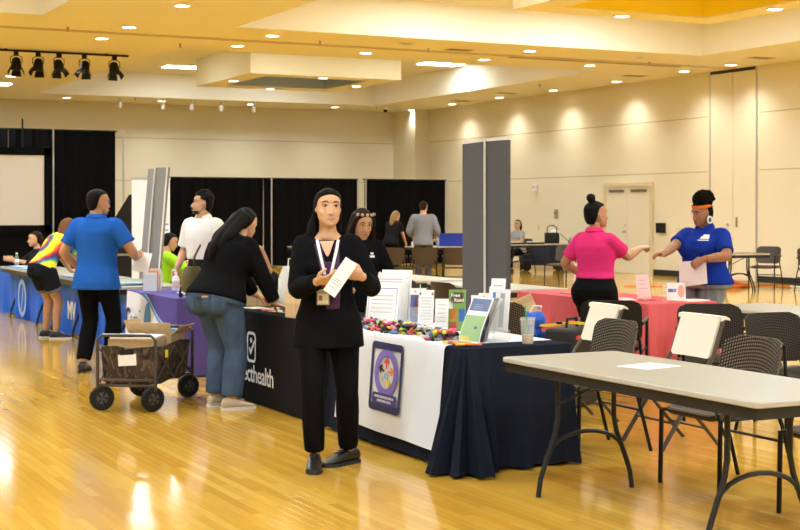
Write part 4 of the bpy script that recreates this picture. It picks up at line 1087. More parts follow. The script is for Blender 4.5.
    def collar(s, mt, r=.062, h=.035, open_=.25, name='collar', tilt=.35):
        """turned-down polo collar around the neck"""
        c, sd, fw, up = s.at(.492); c = c+s.up*.0; rr = []
        n = 26
        for k in range(n+1):
            a = R(90+360*open_/2/PI*1.2)+ (2*PI-2*R(360*open_/2/PI*1.2))*k/n
            d = sd*math.cos(a)+fw*math.sin(a)*1.05
            rad = r*s.S; base = c+d*rad*1.02+up*(.012-.03*max(0, math.sin(a)))
            rr.append([base+up*h*.75, base+d*.010+up*h*.8, base+d*.032-up*.008, base+d*.026-up*.014, base+d*.003])
        mb = MB(); mb.rings(rr); return mb.build(name, mt, s.o_top)
    def cuff_band(s, side, f, r, mt, name='wristband', w=.012):
        a, m, b = (s.lsh, s.le, s.lw) if side < 0 else (s.rsh, s.re, s.rw); p = m.lerp(b, f); d = (b-m).normalized()
        mb = MB(); mb.tube([p-d*w/2, p+d*w/2], r, 14); mb.build(name, mt, s.t)
    def local(s, w):
        """world point -> person's frame"""
        M = Matrix.Translation(s.t.location) @ Matrix.Rotation(s.t.rotation_euler.z, 4, 'Z'); return M.inverted() @ Vector(w)
def sheet(M, w, h, name, mt, parent=None, th=.0012, label=None, cat=None, group=None):
    mb = MB(); mb.rings([[M @ Vector(p) for p in ((-w/2, -h/2, z), (w/2, -h/2, z), (w/2, h/2, z), (-w/2, h/2, z))] for z in (-th, 0)])
    o = mb.build(name, mt, parent, smooth=False)
    if label: tag(o, label, cat, group)
    return o
SK_A = skin('warm_light', (.62, .36, .22)); SK_B = skin('tan', (.50, .27, .15)); SK_C = skin('light_tan', (.58, .33, .20)); SK_D = skin('brown', (.36, .18, .10))

# ---- 1 front woman, walking towards the camera with a leaflet
w1 = Person('woman in black cardigan and trousers walking, holding a leaflet, white lanyard', (3.53, 7.97, 0), 178, 1.72, 'f', .97, SK_A, .0095,
            lean=1, curve=1, twist=-4, head=(16, 0, -2), rh=(.035, .29, 1.155), lh=(-.225, .29, 1.185), re=(.55, -.45, -.8), le=(-.45, -.45, -.9),
            rf=(.075, .07), lf=(-.115, -.115), rfy=4, lfy=-42, lk=(-.15, 1, 0), HH=.225)
w1.body(hands=((.62, (.75, .35, .3), (.75, .45, .28)), (.62, (-.75, .35, .3), (-.72, .5, .12))), hv=.004, head_voxel=.0045)
w1.face()
BLK1 = fabric('black_knit', (.006, .006, .0075), .9, .4, 10); BLK2 = fabric('black_twill', (.005, .005, .006), .75, .3, 8)
w1.bottom(BLK2, 1.93, .012, .06, .95, .012)
w1.top(BLK1, -.20, 1.93, .02, .035, name='cardigan', sc=1.12, neckq=.448, flare=.006)
w1.strip([(.0, 1.385), (-.02, 1.27), (-.035, 1.12), (-.04, .98)], lambda t: .15-.07*t, mat('purple_blouse', (.060, .012, .062), .8), 'blouse', .003)
w1.strip([(0, 1.425), (-.004, 1.375), (-.010, 1.30)], lambda t: .118*(1-t)**.8+.006, SK_A, 'neckline', .0055, parent=w1.o_body)
lan = mat('lanyard_white', (.80, .81, .84), .6)
for xx in (-1, 1): w1.strip([(.066*xx-.005, 1.405), (.055*xx-.01, 1.35), (.03*xx-.012, 1.24), (.006*xx-.01, 1.14)], .017, lan, 'lanyard', .008)
bz = w1.project(.0, 1.06, .016) or Vector((0, .16, 1.06))
bd = MB(); bd.box((.015, .175, 1.055), (.075, .006, .095)); bo = bd.build('badge_holder', mat('badge_clear', (.45, .45, .42), .25), w1.t, smooth=False, bevel=.002)
MB().box((.015, .1795, 1.045), (.062, .002, .058)).build('badge_card', M_WHITE, bo, smooth=False); MB().box((.03, .1815, 1.05), (.022, .002, .03)).build('badge_photo', mat('photo_brown', (.3, .17, .12), .5), bo, smooth=False)
side_ = lambda m: [('t', [(.05, .315, .905), (m*.12, .285, .875), (m*.24, .165, .775), (m*.315, .03, .62), (m*.345, -.06, .42)], [.045, .05, .055, .055, .06]),
                   ('t', [(.05, .26, .95), (m*.15, .22, .925), (m*.27, .08, .83), (m*.33, -.05, .66)], [.05, .055, .06, .06])]
w1.hair(M_HAIRBLK, [('r', [(.72, .345, -.12, -.54), (.45, .35, -.16, -.56), (.15, .35, -.18, -.56), (-.15, .37, -.22, -.56), (-.42, .38, -.26, -.56), (-.70, .26, -.32, -.50)]),
                    ('t', [(.335, -.06, .45), (.37, -.13, .12), (.43, -.17, -.22), (.46, -.2, -.55)], [.06, .09, .12, .05]),
                    ('t', [(-.335, -.06, .45), (-.345, -.13, .15), (-.36, -.16, -.15)], [.06, .07, .06]), ('e', (.40, -.2, -.2), (.14, .14, .4))]+side_(1)+side_(-1), .006)
w1.shoes(sc=1.03)
# leaflet in her hands
Ml = Matrix.Translation((-.105, .385, 1.185)) @ Matrix.Rotation(R(180-8), 4, 'Z') @ Matrix.Rotation(R(78), 4, 'X') @ Matrix.Rotation(R(-33), 4, 'Z')
lf_ = sheet(w1.t.matrix_basis @ Ml, .085, .235, 'leaflet', mat('leaflet_paper', (.82, .76, .72), .6), label='narrow pale leaflet held by the woman in the black cardigan', cat='leaflet')
for k, (yy, ww) in enumerate(((-.02, .05), (-.035, .06), (-.05, .045), (-.075, .055))):
    sheet(w1.t.matrix_basis @ Ml @ Matrix.Translation((0, yy, .0012)), ww, .004, 'print_line', mat('print_grey', (.30, .29, .30), .7), lf_, .0006)
# ---- 2 woman behind the table with flower headband
w2 = Person('woman with long dark hair, flower headband and glasses behind the black table', (5.11, 10.90, 0), 195, 1.60, 'f', 1.08, SK_C, .013, head=(8, 24, 0), lean=8, lh=(-.2, .30, .95), rh=(.2, .30, .95))
w2.body(head_voxel=.006); w2.face(glasses=mat('thin_frame', (.25, .2, .15), .4), open_=.8)
w2.top(BLK1, -.14, 1.25, .018, sc=1.1); w2.bottom(BLK2)
w2.hair(M_HAIRBRN, [('r', [(.75, .38, .02, -.55), (.4, .42, -.06, -.58), (0, .46, -.10, -.58), (-.4, .48, -.14, -.56), (-.8, .44, -.2, -.5), (-1.0, .3, -.25, -.42)]),
                    ('t', [(-.15, .25, .92), (-.34, .1, .65), (-.42, .05, .2), (-.46, .1, -.3), (-.44, .12, -.75)], [.08, .11, .13, .14, .08]),
                    ('t', [(.15, .25, .92), (.34, .1, .65), (.42, .05, .2), (.46, .08, -.3), (.44, .1, -.75)], [.08, .11, .13, .14, .08])], .009)
hb = MB(); hb.tube([w2.MH @ Vector((.385*math.cos(a), -.06+.33*math.sin(a), .86+.09*math.sin(a))) for a in [R(q) for q in range(-10, 191, 12)]], .035*w2.HH, 8); hbo = hb.build('headband', M_BLACKPL, w2.t)
for a in (35, 62, 90, 118, 145):
    p = w2.MH @ Vector((.40*math.cos(R(a)), -.04+.37*math.sin(R(a)), .87+.09*math.sin(R(a))))
    fl = MB()
    for q in range(5): fl.ell(p+w2.MH.to_3x3() @ Vector((.038*math.cos(q*1.26), .01, .038*math.sin(q*1.26))), (.0065, .005, .0065), None, 8, 5)
    fl.build('flower', mat('flower_white', (.62, .50, .42), .6), hbo); MB().ell(p+w2.MH.to_3x3() @ Vector((0, .045, 0)), (.005, .005, .005), None, 8, 5).build('flower_eye', mat('flower_eye', (.55, .18, .05), .6), hbo)
w2.strip([(-.10, 1.19), (-.055, 1.19)], .018, M_WHITE, 'shirt_logo', .004, parent=w2.o_top)
w2.strip([(-.09, 1.215), (-.065, 1.215)], .016, M_WHITE, 'shirt_logo', .004, parent=w2.o_top); w2.shoes()
# ---- 3 woman in jeans bending over the black table
JEANS = fabric('denim', (.066, .105, .185), .85, .35, 12, var=.18)
w3 = Person('woman in black top and blue jeans leaning over the black table, seen from behind', (3.84, 10.74, 0), -46, 1.66, 'f', 1.46, SK_C, .011,
            pelvis=(0, -.05, .95), lean=17, curve=20, head=(22, 36, 0), rh=(.27, .34, .79), lh=(-.12, .46, .82), re=(.7, -.2, -.4), le=(-.7, -.1, -.3), rf=(.14, -.02), lf=(-.14, .03), rfy=-14, lfy=10, lk=(0, 1, 0))
w3.body(hands=((.4, (0, 0, -1), (.1, .8, -.3)), (.4, (0, 0, -1), (0, .8, -.35)))); w3.top(BLK1, -.06, 1.9, .02, .03, sc=1.1, name='top')
w3.bottom(JEANS, 1.95, .014, .03, 1.0, .022, 'jeans', seat=1)
jb = BVHTree.FromPolygons([x.co[:] for x in w3.o_bot.data.vertices], [p.vertices[:] for p in w3.o_bot.data.polygons])
for xx in (-.10, .10):
    w3.strip([(xx, .925), (xx, .80)], lambda t: .125-.02*t, fabric('denim_dark', (.056, .09, .16), .85, .2, 14), 'back_pocket', .003, False, w3.o_bot, bvh=jb)
w3.strip([(.06, .90), (.13, .905)], .014, mat('stitch_tan', (.55, .30, .14), .7), 'pocket_stitching', .006, False, w3.o_bot, bvh=jb)
w3.hair(M_HAIRBLK, [('e', (0, -.2, .6), (.36, .36, .42)), ('w', [(w3.MH @ Vector((0, -.5, .62))), w3.at(.50)[0]-w3.at(.5)[2]*.11+Vector((0, 0, .04)), w3.at(.40)[0]-w3.at(.4)[2]*.155, w3.at(.29)[0]-w3.at(.29)[2]*.175, w3.at(.20)[0]-w3.at(.2)[2]*.165], [.04, .042, .045, .036, .01])]+[('w', [(w3.MH @ Vector((m*.16, -.42, .55))), w3.at(.50)[0]-w3.at(.5)[2]*.09+w3.sd*m*.05+Vector((0, 0, .03)), w3.at(.40)[0]-w3.at(.4)[2]*.14+w3.sd*m*.07, w3.at(.30)[0]-w3.at(.3)[2]*.155+w3.sd*m*.05], [.05, .05, .045, .015]) for m in (-1, 1)], .009)
MB().tube([w3.MH @ Vector((.1*math.cos(a), -.56, .62+.1*math.sin(a))) for a in [R(q) for q in range(0, 361, 24)]], .012).build('hair_tie', M_BLACKPL, w3.t)
w3.shoes(mat('beige_shoe', (.62, .50, .36), .7), M_SOLEW, 1.04, True)
# olive belt bag on her left hip
bg = thing('belt_bag', 'olive green crossbody bag at the hip of the woman in jeans', 'bag'); bg.matrix_world = w3.t.matrix_basis.copy()
rr = []
for z, w_, d_ in ((.90, .05, .035), (.92, .08, .05), (1.00, .09, .055), (1.08, .08, .045), (1.12, .06, .03)):
    rr.append([Vector((-.335+d_*math.cos(a), -.06+w_*math.sin(a)*1.15, z)) for a in [2*PI*k/16 for k in range(16)]])
M_OLIVE = mat('olive_canvas', (.11, .095, .030), .6, bump=.15, bscale=60)
MB().rings(rr).build('pouch', M_OLIVE, bg); MB().tube([(-.362, -.12, 1.06), (-.372, -.06, 1.07), (-.362, .01, 1.06)], .006).build('zipper', mat('brass_zip', (.45, .35, .15), .35, .8), bg)
MB().tube([(-.31, -.06, 1.12), (-.25, -.10, 1.20), (-.14, -.12, 1.30)], .009).build('strap', M_OLIVE, bg)
# ---- 4 man in the blue polo
BLUE1 = fabric('royal_polo', (.018, .105, .44), .85, .3, 9)
w4 = Person('man in royal blue polo and black trousers seen from behind with glasses', (3.60, 13.72, 0), -14, 1.79, 'm', 1.04, SK_B, .013, head=(-42, 6, 0), rh=(.30, .26, 1.10), re=(.6, -.7, -.3), lh=(-.25, .12, 1.0), rf=(.13, .03), lf=(-.10, -.08), rfy=-15, lfy=12)
w4.body(hands=((.5, None, None), (.5, (-.6, 0, .8), (-.1, 1, .1))), head_voxel=.008); w4.bottom(BLK2, 1.93, .010, .0, 1.02, .02); w4.top(BLUE1, -.17, .72, .024, .045, sc=1.22, flare=.018, name='polo_shirt'); w4.collar(BLUE1, .068, .036)
w4.hair(M_HAIRBLK, [], .009, .985); w4.face(glasses=mat('wire_frame', (.3, .3, .3), .3)); w4.shoes()
sheet(w4.t.matrix_basis @ Matrix.Translation((.30, .40, 1.06)) @ Matrix.Rotation(R(60), 4, 'X') @ Matrix.Rotation(R(20), 4, 'Y'), .16, .22, 'paper_sheet', M_WHITE, label='white papers in the hand of the man in the blue polo', cat='paper')
# ---- 5 tie-dye woman
def tiedye():
    m = bpy.data.materials.new('tie_dye'); m.use_nodes = True; N, L = nt(m); b = N['Principled BSDF']; b.inputs['Roughness'].default_value = .85
    tc = N.new('ShaderNodeTexCoord'); mp = N.new('ShaderNodeMapping'); mp.inputs['Location'].default_value = (.05, 0, -1.22); L.new(tc.outputs['Object'], mp.inputs[0])
    nz = N.new('ShaderNodeTexNoise'); nz.inputs['Scale'].default_value = 9; L.new(mp.outputs[0], nz.inputs['Vector'])
    sx = N.new('ShaderNodeSeparateXYZ'); L.new(mp.outputs[0], sx.inputs[0])
    def M(op, a, bb=None):
        n = N.new('ShaderNodeMath'); n.operation = op
        for i, q in enumerate((a, bb)):
            if q is None: continue
            if isinstance(q, (int, float)): n.inputs[i].default_value = q
            else: L.new(q, n.inputs[i])
        return n.outputs[0]
    ang = M('ARCTAN2', sx.outputs[2], sx.outputs[0]); rad = M('SQRT', M('ADD', M('MULTIPLY', sx.outputs[0], sx.outputs[0]), M('MULTIPLY', sx.outputs[2], sx.outputs[2])))
    f = M('FRACT', M('ADD', M('ADD', M('MULTIPLY', rad, 5.2), M('DIVIDE', ang, 6.283)), M('MULTIPLY', nz.outputs['Fac'], .35)))
    rp = N.new('ShaderNodeValToRGB'); cr = rp.color_ramp; cr.elements[0].color = (.85, .70, .02, 1); cr.elements[1].color = (.85, .70, .02, 1)
    for p, c in ((.18, (.88, .72, .03)), (.30, (.85, .25, .02)), (.40, (.60, .03, .05)), (.52, (.10, .02, .12)), (.62, (.03, .10, .35)), (.72, (.03, .35, .12)), (.84, (.85, .72, .04))):
        e = cr.elements.new(p); e.color = (*c, 1)
    L.new(f, rp.inputs[0]); L.new(rp.outputs[0], b.inputs['Base Color']); return m
w5 = Person('woman in tie-dye shirt and denim shorts bending over the left tables', (3.98, 17.48, 0), -42, 1.62, 'f', 1.05, SK_B, .013, pelvis=(0, -.08, .93), lean=30, curve=18, head=(15, 40, 0), rh=(.18, .50, .80), lh=(-.2, .48, .80), rf=(.12, .04), lf=(-.12, .05), rfy=-35, lfy=-20)
w5.body(hands=((.4, (0, 0, -1), (0, 1, -.2)), (.4, (0, 0, -1), (0, 1, -.2)))); w5.top(tiedye(), -.03, .75, .018, .03, sc=1.15, name='tie_dye_shirt')
DSH = fabric('dark_denim', (.012, .014, .022), .85, .3, 12); w5.bottom(DSH, .62, .02, .03, 1.08, name='denim_shorts', seat=1)
for sd in (-1, 1):
    a, m_ = (w5.lhip, w5.lk) if sd < 0 else (w5.rhip, w5.rk); p = a.lerp(m_, .61); d = (m_-a).normalized()
    MB().tube([p-d*.018, p+d*.022], .106*w5.S, 18).build('rolled_cuff', fabric('cuff_grey', (.16, .17, .19), .85, .2, 14), w5.o_bot)
w5.hair(M_HAIRAUB, [('e', (0, -.15, .6), (.40, .42, .44)), ('t', [(0, -.35, .6), (.05, -.35, .2), (.1, -.25, -.3), (.15, -.1, -.75)], [.3, .3, .26, .1])], .010)
w5.shoes(mat('black_mesh', (.015, .015, .017), .7), M_SOLEW, 1.0, True)
# ---- 6 seated woman at far left
BLK3 = fabric('charcoal_top', (.016, .015, .018), .85, .3, 10)
w6 = Person('woman in dark top seated behind the far left table, hair tied back', (4.98, 22.55, 0), 118, 1.66, 'f', 1.02, SK_A, .016, pelvis=(0, -.05, .50), lean=8, head=(-10, 8, 0), rh=(.15, .42, .80), lh=(-.18, .42, .80), rf=(.1, .35), lf=(-.1, .35), rk=(0, .6, 1), lk=(0, .6, 1))
w6.body(head_voxel=.009); w6.face(smile=.6); w6.top(BLK3, -.06, 1.2, .018); w6.bottom(BLK2); w6.hair(M_HAIRBRN, [('e', (0, -.45, .35), (.25, .25, .3))], .011); w6.shoes()
# ---- 7 man in white shirt
WHT = fabric('white_shirt', (.80, .78, .76), .8, .35, 8)
w7 = Person('bearded man in a white dress shirt with curly dark hair, standing in profile', (5.06, 14.80, 0), 146, 1.78, 'm', 1.0, SK_C, .012, head=(-42, -2, 0), lh=(-.27, .10, .93), rh=(.25, .15, .93))
w7.body(head_voxel=.0065, nose=1.3); w7.face(); w7.bottom(fabric('dark_trousers', (.014, .014, .018), .8), 1.93, .014, .10)
w7.top(WHT, .06, .85, .02, 0, sc=1.25, name='dress_shirt', flare=.012); w7.collar(WHT, .066, .04, .55)
w7.strip([(.0, 1.42), (.0, 1.06)], .03, WHT, 'button_placket', .003, parent=w7.o_top)
MB().tube([(w7.at(.085)[0]+Vector((.165*math.cos(a), .122*math.sin(a)+.004, 0))) for a in [2*PI*k/24 for k in range(25)]], .017, 6).build('belt', mat('brown_belt', (.07, .03, .02), .4), w7.t)
rnd = random.Random(4); cur = []
for k in range(70):
    a = rnd.uniform(0, 2*PI); b_ = rnd.uniform(.12, 1.45); rr_ = .40
    x, y, z = rr_*math.cos(a)*math.cos(b_)*1.0, rr_*math.sin(a)*math.cos(b_)*1.12-.08, .62+.50*math.sin(b_)
    if y > .12 and z < .84: continue
    cur.append(('e', (x, y, z), (.085, .085, .085)))
w7.hair(M_HAIRBLK, cur, .009, .99, smooth=2)
bm_ = MB()
for z, w_, f_, b0 in ((-.01, .12, .385, .16), (.03, .165, .428, .05), (.08, .212, .448, -.02), (.14, .257, .446, -.08), (.175, .272, .435, -.1)): pass
bm_.rings([ell_ring(w7.MH, z, w_, f_, b0) for z, w_, f_, b0 in ((-.015, .10, .385, .14), (.03, .160, .425, .05), (.08, .212, .447, .0), (.14, .257, .444, .02), (.16, .262, .43, .05))])
mesh_obj('beard', [remeshed(bm_, .006, 2)], mat('beard_black', (.012, .009, .008), .75, bump=.5, bscale=120), w7.t)
mb = MB(); mb.tube([w7.MH @ Vector((x, .455-.9*x*x, .262-.6*abs(x)**1.4)) for x in (-.13, -.08, -.03, .03, .08, .13)], .022*w7.HH, 6); mb.build('moustache', M_BROW, w7.t); w7.shoes()
# ---- 8 seated man in lime green
LIME = fabric('lime', (.30, .62, .025), .8, .3, 9)
w8 = Person('man in a lime green shirt seated, looking at his phone', (6.0, 19.35, 0), -70, 1.72, 'm', 1.05, SK_B, .016, pelvis=(0, -.02, .50), lean=10, head=(5, 22, 0), rh=(.12, .46, .86), lh=(-.12, .46, .86), rf=(.12, .38), lf=(-.12, .38), rk=(0, .6, 1), lk=(0, .6, 1))
w8.body(head_voxel=.009); w8.top(LIME, -.08, 1.05, .022, .02, sc=1.2); w8.bottom(LIME if False else fabric('grey_trousers', (.05, .05, .055), .8)); w8.hair(M_HAIRBLK, [], .011, .985); w8.face(); w8.shoes()
sheet(w8.t.matrix_basis @ Matrix.Translation((0, .56, .98)) @ Matrix.Rotation(R(70), 4, 'X'), .085, .17, 'phone', mat('phone_white', (.75, .74, .7), .3), th=.009, label='pale phone held by the man in lime green', cat='phone')
# ---- 9 person with reddish hair behind the black table
w9 = Person('seated person with curly reddish hair half hidden behind the leaning woman', (5.35, 13.75, 0), 30, 1.62, 'f', 1.0, SK_C, .016, pelvis=(0, 0, .50), lean=14, head=(40, 20, 0), rh=(.22, .40, .86), lh=(-.2, .40, .86), rf=(.1, .36), lf=(-.1, .36), rk=(0, .6, 1), lk=(0, .6, 1))
w9.body(head_voxel=.009); w9.top(BLK3, -.06, 1.85, .018); w9.bottom(BLK2); rnd = random.Random(9)
w9.hair(mat('hair_ginger', (.30, .12, .03), .5, bump=.6, bscale=50), [('r', [(.8, .38, .10, -.54), (.45, .42, .0, -.58), (0, .46, -.06, -.6), (-.4, .46, -.1, -.58), (-.75, .3, -.2, -.5)]), ('t', [(.2, .2, .85), (.36, .1, .5), (.42, .08, .1), (.44, .05, -.4)], [.1, .12, .14, .1]), ('t', [(-.2, .2, .85), (-.36, .1, .5), (-.42, .08, .1), (-.44, .05, -.4)], [.1, .12, .14, .1])], .011); w9.shoes()
# ---- 10 woman in the pink polo
PINK = fabric('pink_polo', (.70, .035, .20), .8, .4, 8)
w10 = Person('woman in hot pink polo and black trousers with a high bun, arm stretched out', (7.18, 10.39, 0), -48, 1.655, 'f', 1.16, SK_B, .011, head=(-18, 2, 0), rh=(.15, .46, 1.24), re=(.25, -.2, -1), lh=(-.26, .16, .98), le=(-.6, -.6, -.2))
w10.body(hands=((.5, None, None), (.75, (-.3, 0, -.9), (-.1, 1, .12))), head_voxel=.006); w10.face(smile=.5); w10.bottom(BLK2, 1.93, .022, .13, 1.05, .01, seat=1)
w10.top(PINK, .07, .72, .016, .01, sc=1.18, flare=.010, name='polo_shirt'); w10.collar(PINK, .060, .036)
w10.hair(M_HAIRBLK, [('e', (0, -.28, 1.16), (.19, .19, .17)), ('e', (.09, -.30, 1.20), (.1, .1, .1)), ('e', (-.09, -.25, 1.13), (.1, .1, .1)), ('e', (0, -.22, .98), (.15, .15, .12))], .008, .99)
for sx in (-1, 1): MB().ell(w10.MH @ Vector((sx*.37, -.03, .33)), (.009, .009, .012)).build('earring', mat('silver', (.7, .7, .72), .25, .9), w10.t)
w10.shoes()
# ---- 11 woman in the blue polo
BLUE2 = fabric('cobalt_polo', (.010, .035, .32), .85, .35, 8)
w11 = Person('woman in cobalt blue polo with orange headband holding white papers', (8.82, 10.91, 0), 133, 1.68, 'f', 1.48, SK_D, .011, head=(-14, 18, -4), rh=(.13, .50, 1.15), re=(.8, -.2, -.5), lh=(-.22, .345, 1.115), le=(-.95, -.3, -.5), shoulder=.178)
w11.body(hands=((.5, (.35, -.6, -.4), (.80, .35, -.45)), (.45, (-.4, 0, -.9), (.15, 1, .05))), head_voxel=.006, neck=1.15); w11.face(smile=1.0, glasses=mat('wire_rose', (.45, .25, .2), .3), lip=mat('lip_rose', (.36, .06, .07), .4), open_=.6)
w11.bottom(fabric('grey_denim', (.20, .23, .27), .85, .3, 12, var=.25), 1.93, .014, .04, 1.0, .01, 'jeans'); w11.top(BLUE2, -.06, .80, .018, .03, sc=1.12, flare=.008, name='polo_shirt'); w11.collar(BLUE2, .066, .038, .45)
w11.strip([(-.135, 1.315), (-.055, 1.315)], .022, M_WHITE, 'shirt_logo', .004, parent=w11.o_top); w11.strip([(-.125, 1.335), (-.07, 1.335)], .02, M_WHITE, 'shirt_logo', .004, parent=w11.o_top); w11.strip([(-.15, 1.292), (-.04, 1.292)], .008, M_WHITE, 'shirt_logo', .004, parent=w11.o_top)
rnd = random.Random(12); cur = []
for k in range(90):
    a = rnd.uniform(0, 2*PI); b_ = rnd.uniform(-.5, 1.5)
    cur.append(('e', (.42*math.cos(a)*math.cos(b_), -.26+.42*math.sin(a)*math.cos(b_), 1.02+.34*math.sin(b_)), (.085, .085, .085)))
w11.hair(mat('hair_afro', (.008, .006, .005), .9, bump=.5, bscale=160, spec=.05), cur+[('e', (0, -.26, 1.0), (.42, .42, .34))], .008, 1.0, smooth=1)
hb = MB(); rr = []
for q in range(0, 361, 15):
    a = R(q); d = Vector((.378*math.cos(a), -.08+.43*math.sin(a), .78+.06*math.sin(a))); o_ = Vector((math.cos(a), math.sin(a), 0))*.02
    rr.append([w11.MH @ (d+Vector((0, 0, -.055))), w11.MH @ (d+o_+Vector((0, 0, -.04))), w11.MH @ (d+o_+Vector((0, 0, .06))), w11.MH @ (d+Vector((0, 0, .075)))])
hb.rings(rr, caps=False); hb.build('headband', mat('orange_knit', (.72, .17, .02), .8, bump=.4, bscale=150), w11.t)
for sx in (-1, 1):
    c = w11.MH @ Vector((sx*.40, -.01, .20)); M3 = w11.MH.to_3x3().normalized()
    mb = MB(); mb.tube([c+M3 @ Vector((.004*sx, .026*math.cos(a), .032*math.sin(a))) for a in [2*PI*k/18 for k in range(19)]], .009, 8); er = mb.build('earring', M_WHITE, w11.t)
    MB().ell(c, (.006, .02, .024), M3).build('earring_centre', mat('navy_enamel', (.02, .03, .10), .3), er)
w11.cuff_band(-1, .88, .038, mat('red_band', (.45, .05, .03), .5)); w11.shoes()
for k in range(2):
    sheet(w11.t.matrix_basis @ Matrix.Translation((-.10-.006*k, .345-.006*k, .985-.008*k)) @ Matrix.Rotation(R(180), 4, 'Z') @ Matrix.Rotation(R(84), 4, 'X') @ Matrix.Rotation(R(5+4*k), 4, 'Z'), .30, .225, 'paper_sheet', M_WHITE, None, .003, 'white paper held against the hip of the woman in cobalt blue, %s sheet' % ('front' if k == 0 else 'rear'), 'paper')
# ---- 12-14 far people
GREY = fabric('grey_shirt', (.23, .24, .28), .85, .3, 8)
w12 = Person('far man in a light grey shirt seen from behind at the drape tables', (14.0, 26.62, 0), -6, 1.78, 'm', 1.06, SK_C, .02, head=(-10, 15, 0), lh=(-.25, .22, 1.0), rh=(.25, .22, 1.0))
w12.body(head_voxel=.012, hv=.007); w12.top(GREY, -.14, 1.7, .02, .02, sc=1.2); w12.bottom(fabric('slate_trousers', (.06, .06, .07), .8)); w12.hair(M_HAIRBRN, [], .014); w12.shoes()
w13 = Person('far woman in black with long light-brown hair bending beside the man in grey', (13.98, 28.12, 0), -25, 1.62, 'f', 1.0, SK_A, .02, lean=14, curve=18, head=(0, 35, 0), lh=(-.15, .45, .85), rh=(.15, .45, .85))
w13.body(head_voxel=.012, hv=.007); w13.top(BLK3, -.1, .7, .018); w13.bottom(BLK2); w13.hair(mat('hair_honey', (.28, .14, .05), .5), [('t', [(0, -.3, .6), (0, -.45, .1), (0, -.45, -.5), (0, -.4, -.9)], [.34, .34, .28, .12])], .014); w13.shoes()
w14 = Person('far woman in a grey top with glasses seated at the table by the right wall', (18.95, 30.82, 0), 130, 1.68, 'f', 1.1, SK_A, .02, pelvis=(0, 0, .58), lean=2, head=(20, 0, 0), lh=(-.2, .40, .80), rh=(.2, .40, .80), rf=(.1, .36), lf=(-.1, .36), rk=(0, .6, 1), lk=(0, .6, 1))
w14.body(head_voxel=.012, hv=.007); w14.top(fabric('heather', (.33, .34, .36), .85), -.08, .7, .02); w14.bottom(BLK2); w14.hair(M_HAIRBRN, [('t', [(0, -.3, .6), (0, -.4, .1), (0, -.4, -.4)], [.36, .36, .2])], .014); w14.face(glasses=M_BLACKPL); w14.shoes()

# ================================================================== THINGS ON AND AROUND THE TABLES
ZN = ZT+.0085       # top of the white runner
M_CLEAR = mat('clear_acrylic', (.88, .90, .92), .08, alpha=.14, spec=.5)
def stand_M(x, y, z, rz, tilt=12):
    """frame of an upright sheet: local x right, y up the sheet, facing the person who looks along rz"""
    return Matrix.Translation((x, y, z)) @ Matrix.Rotation(R(rz), 4, 'Z') @ Matrix.Rotation(R(90-tilt), 4, 'X')
def ink(name, c): return mat('ink_'+name, c, .7)
GREYINK = ink('grey', (.22, .22, .24))
def flyer(name, label, cat, x, y, z, rz, w, h, col=(.82, .82, .82), tilt=12, th=.003, blocks=(), lines=(), holder=True, group=None, texts=()):
    M = stand_M(x, y, z, rz, tilt) @ Matrix.Translation((0, h/2, 0))
    t = thing(name, label, cat, (0, 0, 0), 0, group)
    sheet(M, w, h, 'sheet', mat('paper_%s' % '_'.join('%02d' % int(c*99) for c in col), col, .6), t, th)
    for bx_, by, bw, bh, c in blocks: sheet(M @ Matrix.Translation((bx_, by, .0012)), bw, bh, 'print_block', ink('%s' % '_'.join('%02d' % int(q*99) for q in c), c), t, .001)
    for lx, ly, lw in lines: sheet(M @ Matrix.Translation((lx, ly, .0012)), lw, h*.012, 'print_line', GREYINK, t, .001)
    for tx, px, py, sz, c in texts: text_mesh('lettering', tx, sz, ink('%s' % '_'.join('%02d' % int(q*99) for q in c), c), t, M @ Matrix.Translation((px, py, .0022)), .0004, 'CENTER', 1, .0006)
    if holder:
        mb = MB(); mb.rings([[M @ Vector(p) for p in ((-w/2-.004, -h/2, zz), (w/2+.004, -h/2, zz), (w/2+.004, -h/2+h*.45, zz), (-w/2-.004, -h/2+h*.45, zz))] for zz in (.006, .008)]); mb.build('holder_front', M_CLEAR, t, smooth=False)
        mb = MB(); c0 = M @ Vector((0, -h/2, -.01)); mb.box((c0.x+math.sin(R(rz))*-.02, c0.y+math.cos(R(rz))*.02, z+.004), (w+.01, .07, .006), R(rz)); mb.build('holder_foot', M_CLEAR, t, smooth=False)
    return t
CAMZ = -26.8     # a sheet that squarely faces the camera
RT = -58         # sheets turned along the table row
# the big white documents in a rack
for k in range(5):
    flyer('document_rack', 'white document in the leaning rack beside the front woman, %s from the front' % ('first', 'second', 'third', 'fourth', 'fifth')[k], 'document', 4.46+.045*k, 9.14+.04*k, ZN, -44, .235, .31+.022*k, (.83, .83, .84), 16, .004, holder=(k == 0), group='white documents in the rack',
          blocks=((0, .115, .20, .006, (.30, .22, .55)), (-.105, 0, .006, .24, (.45, .38, .70)), (.105, 0, .006, .24, (.45, .38, .70))) if k == 0 else ((-.04, .11, .10, .05, (.08, .16, .62)), (.07, .11, .04, .06, (.82, .62, .10)), (0, .155, .18, .006, (.62, .25, .45))) if k == 2 else ((.02, .15, .18, .006, (.55, .3, .5)),),
          lines=[(0, .06-.03*i, .16) for i in range(5)] if k == 0 else ())
flyer('brochure', 'leaflet with a red brick building photo on the navy table', 'leaflet', 4.76, 9.15, ZN, -38, .118, .26, (.80, .80, .82), 12, blocks=((0, -.02, .108, .20, (.10, .13, .34)), (.012, .0, .07, .12, (.52, .14, .09)), (.02, .03, .04, .05, (.75, .60, .50)), (-.02, -.055, .04, .045, (.70, .62, .60)), (.028, -.06, .05, .03, (.70, .50, .08)), (-.02, .105, .016, .016, (.85, .45, .2)), (.03, .105, .016, .016, (.85, .45, .2))))
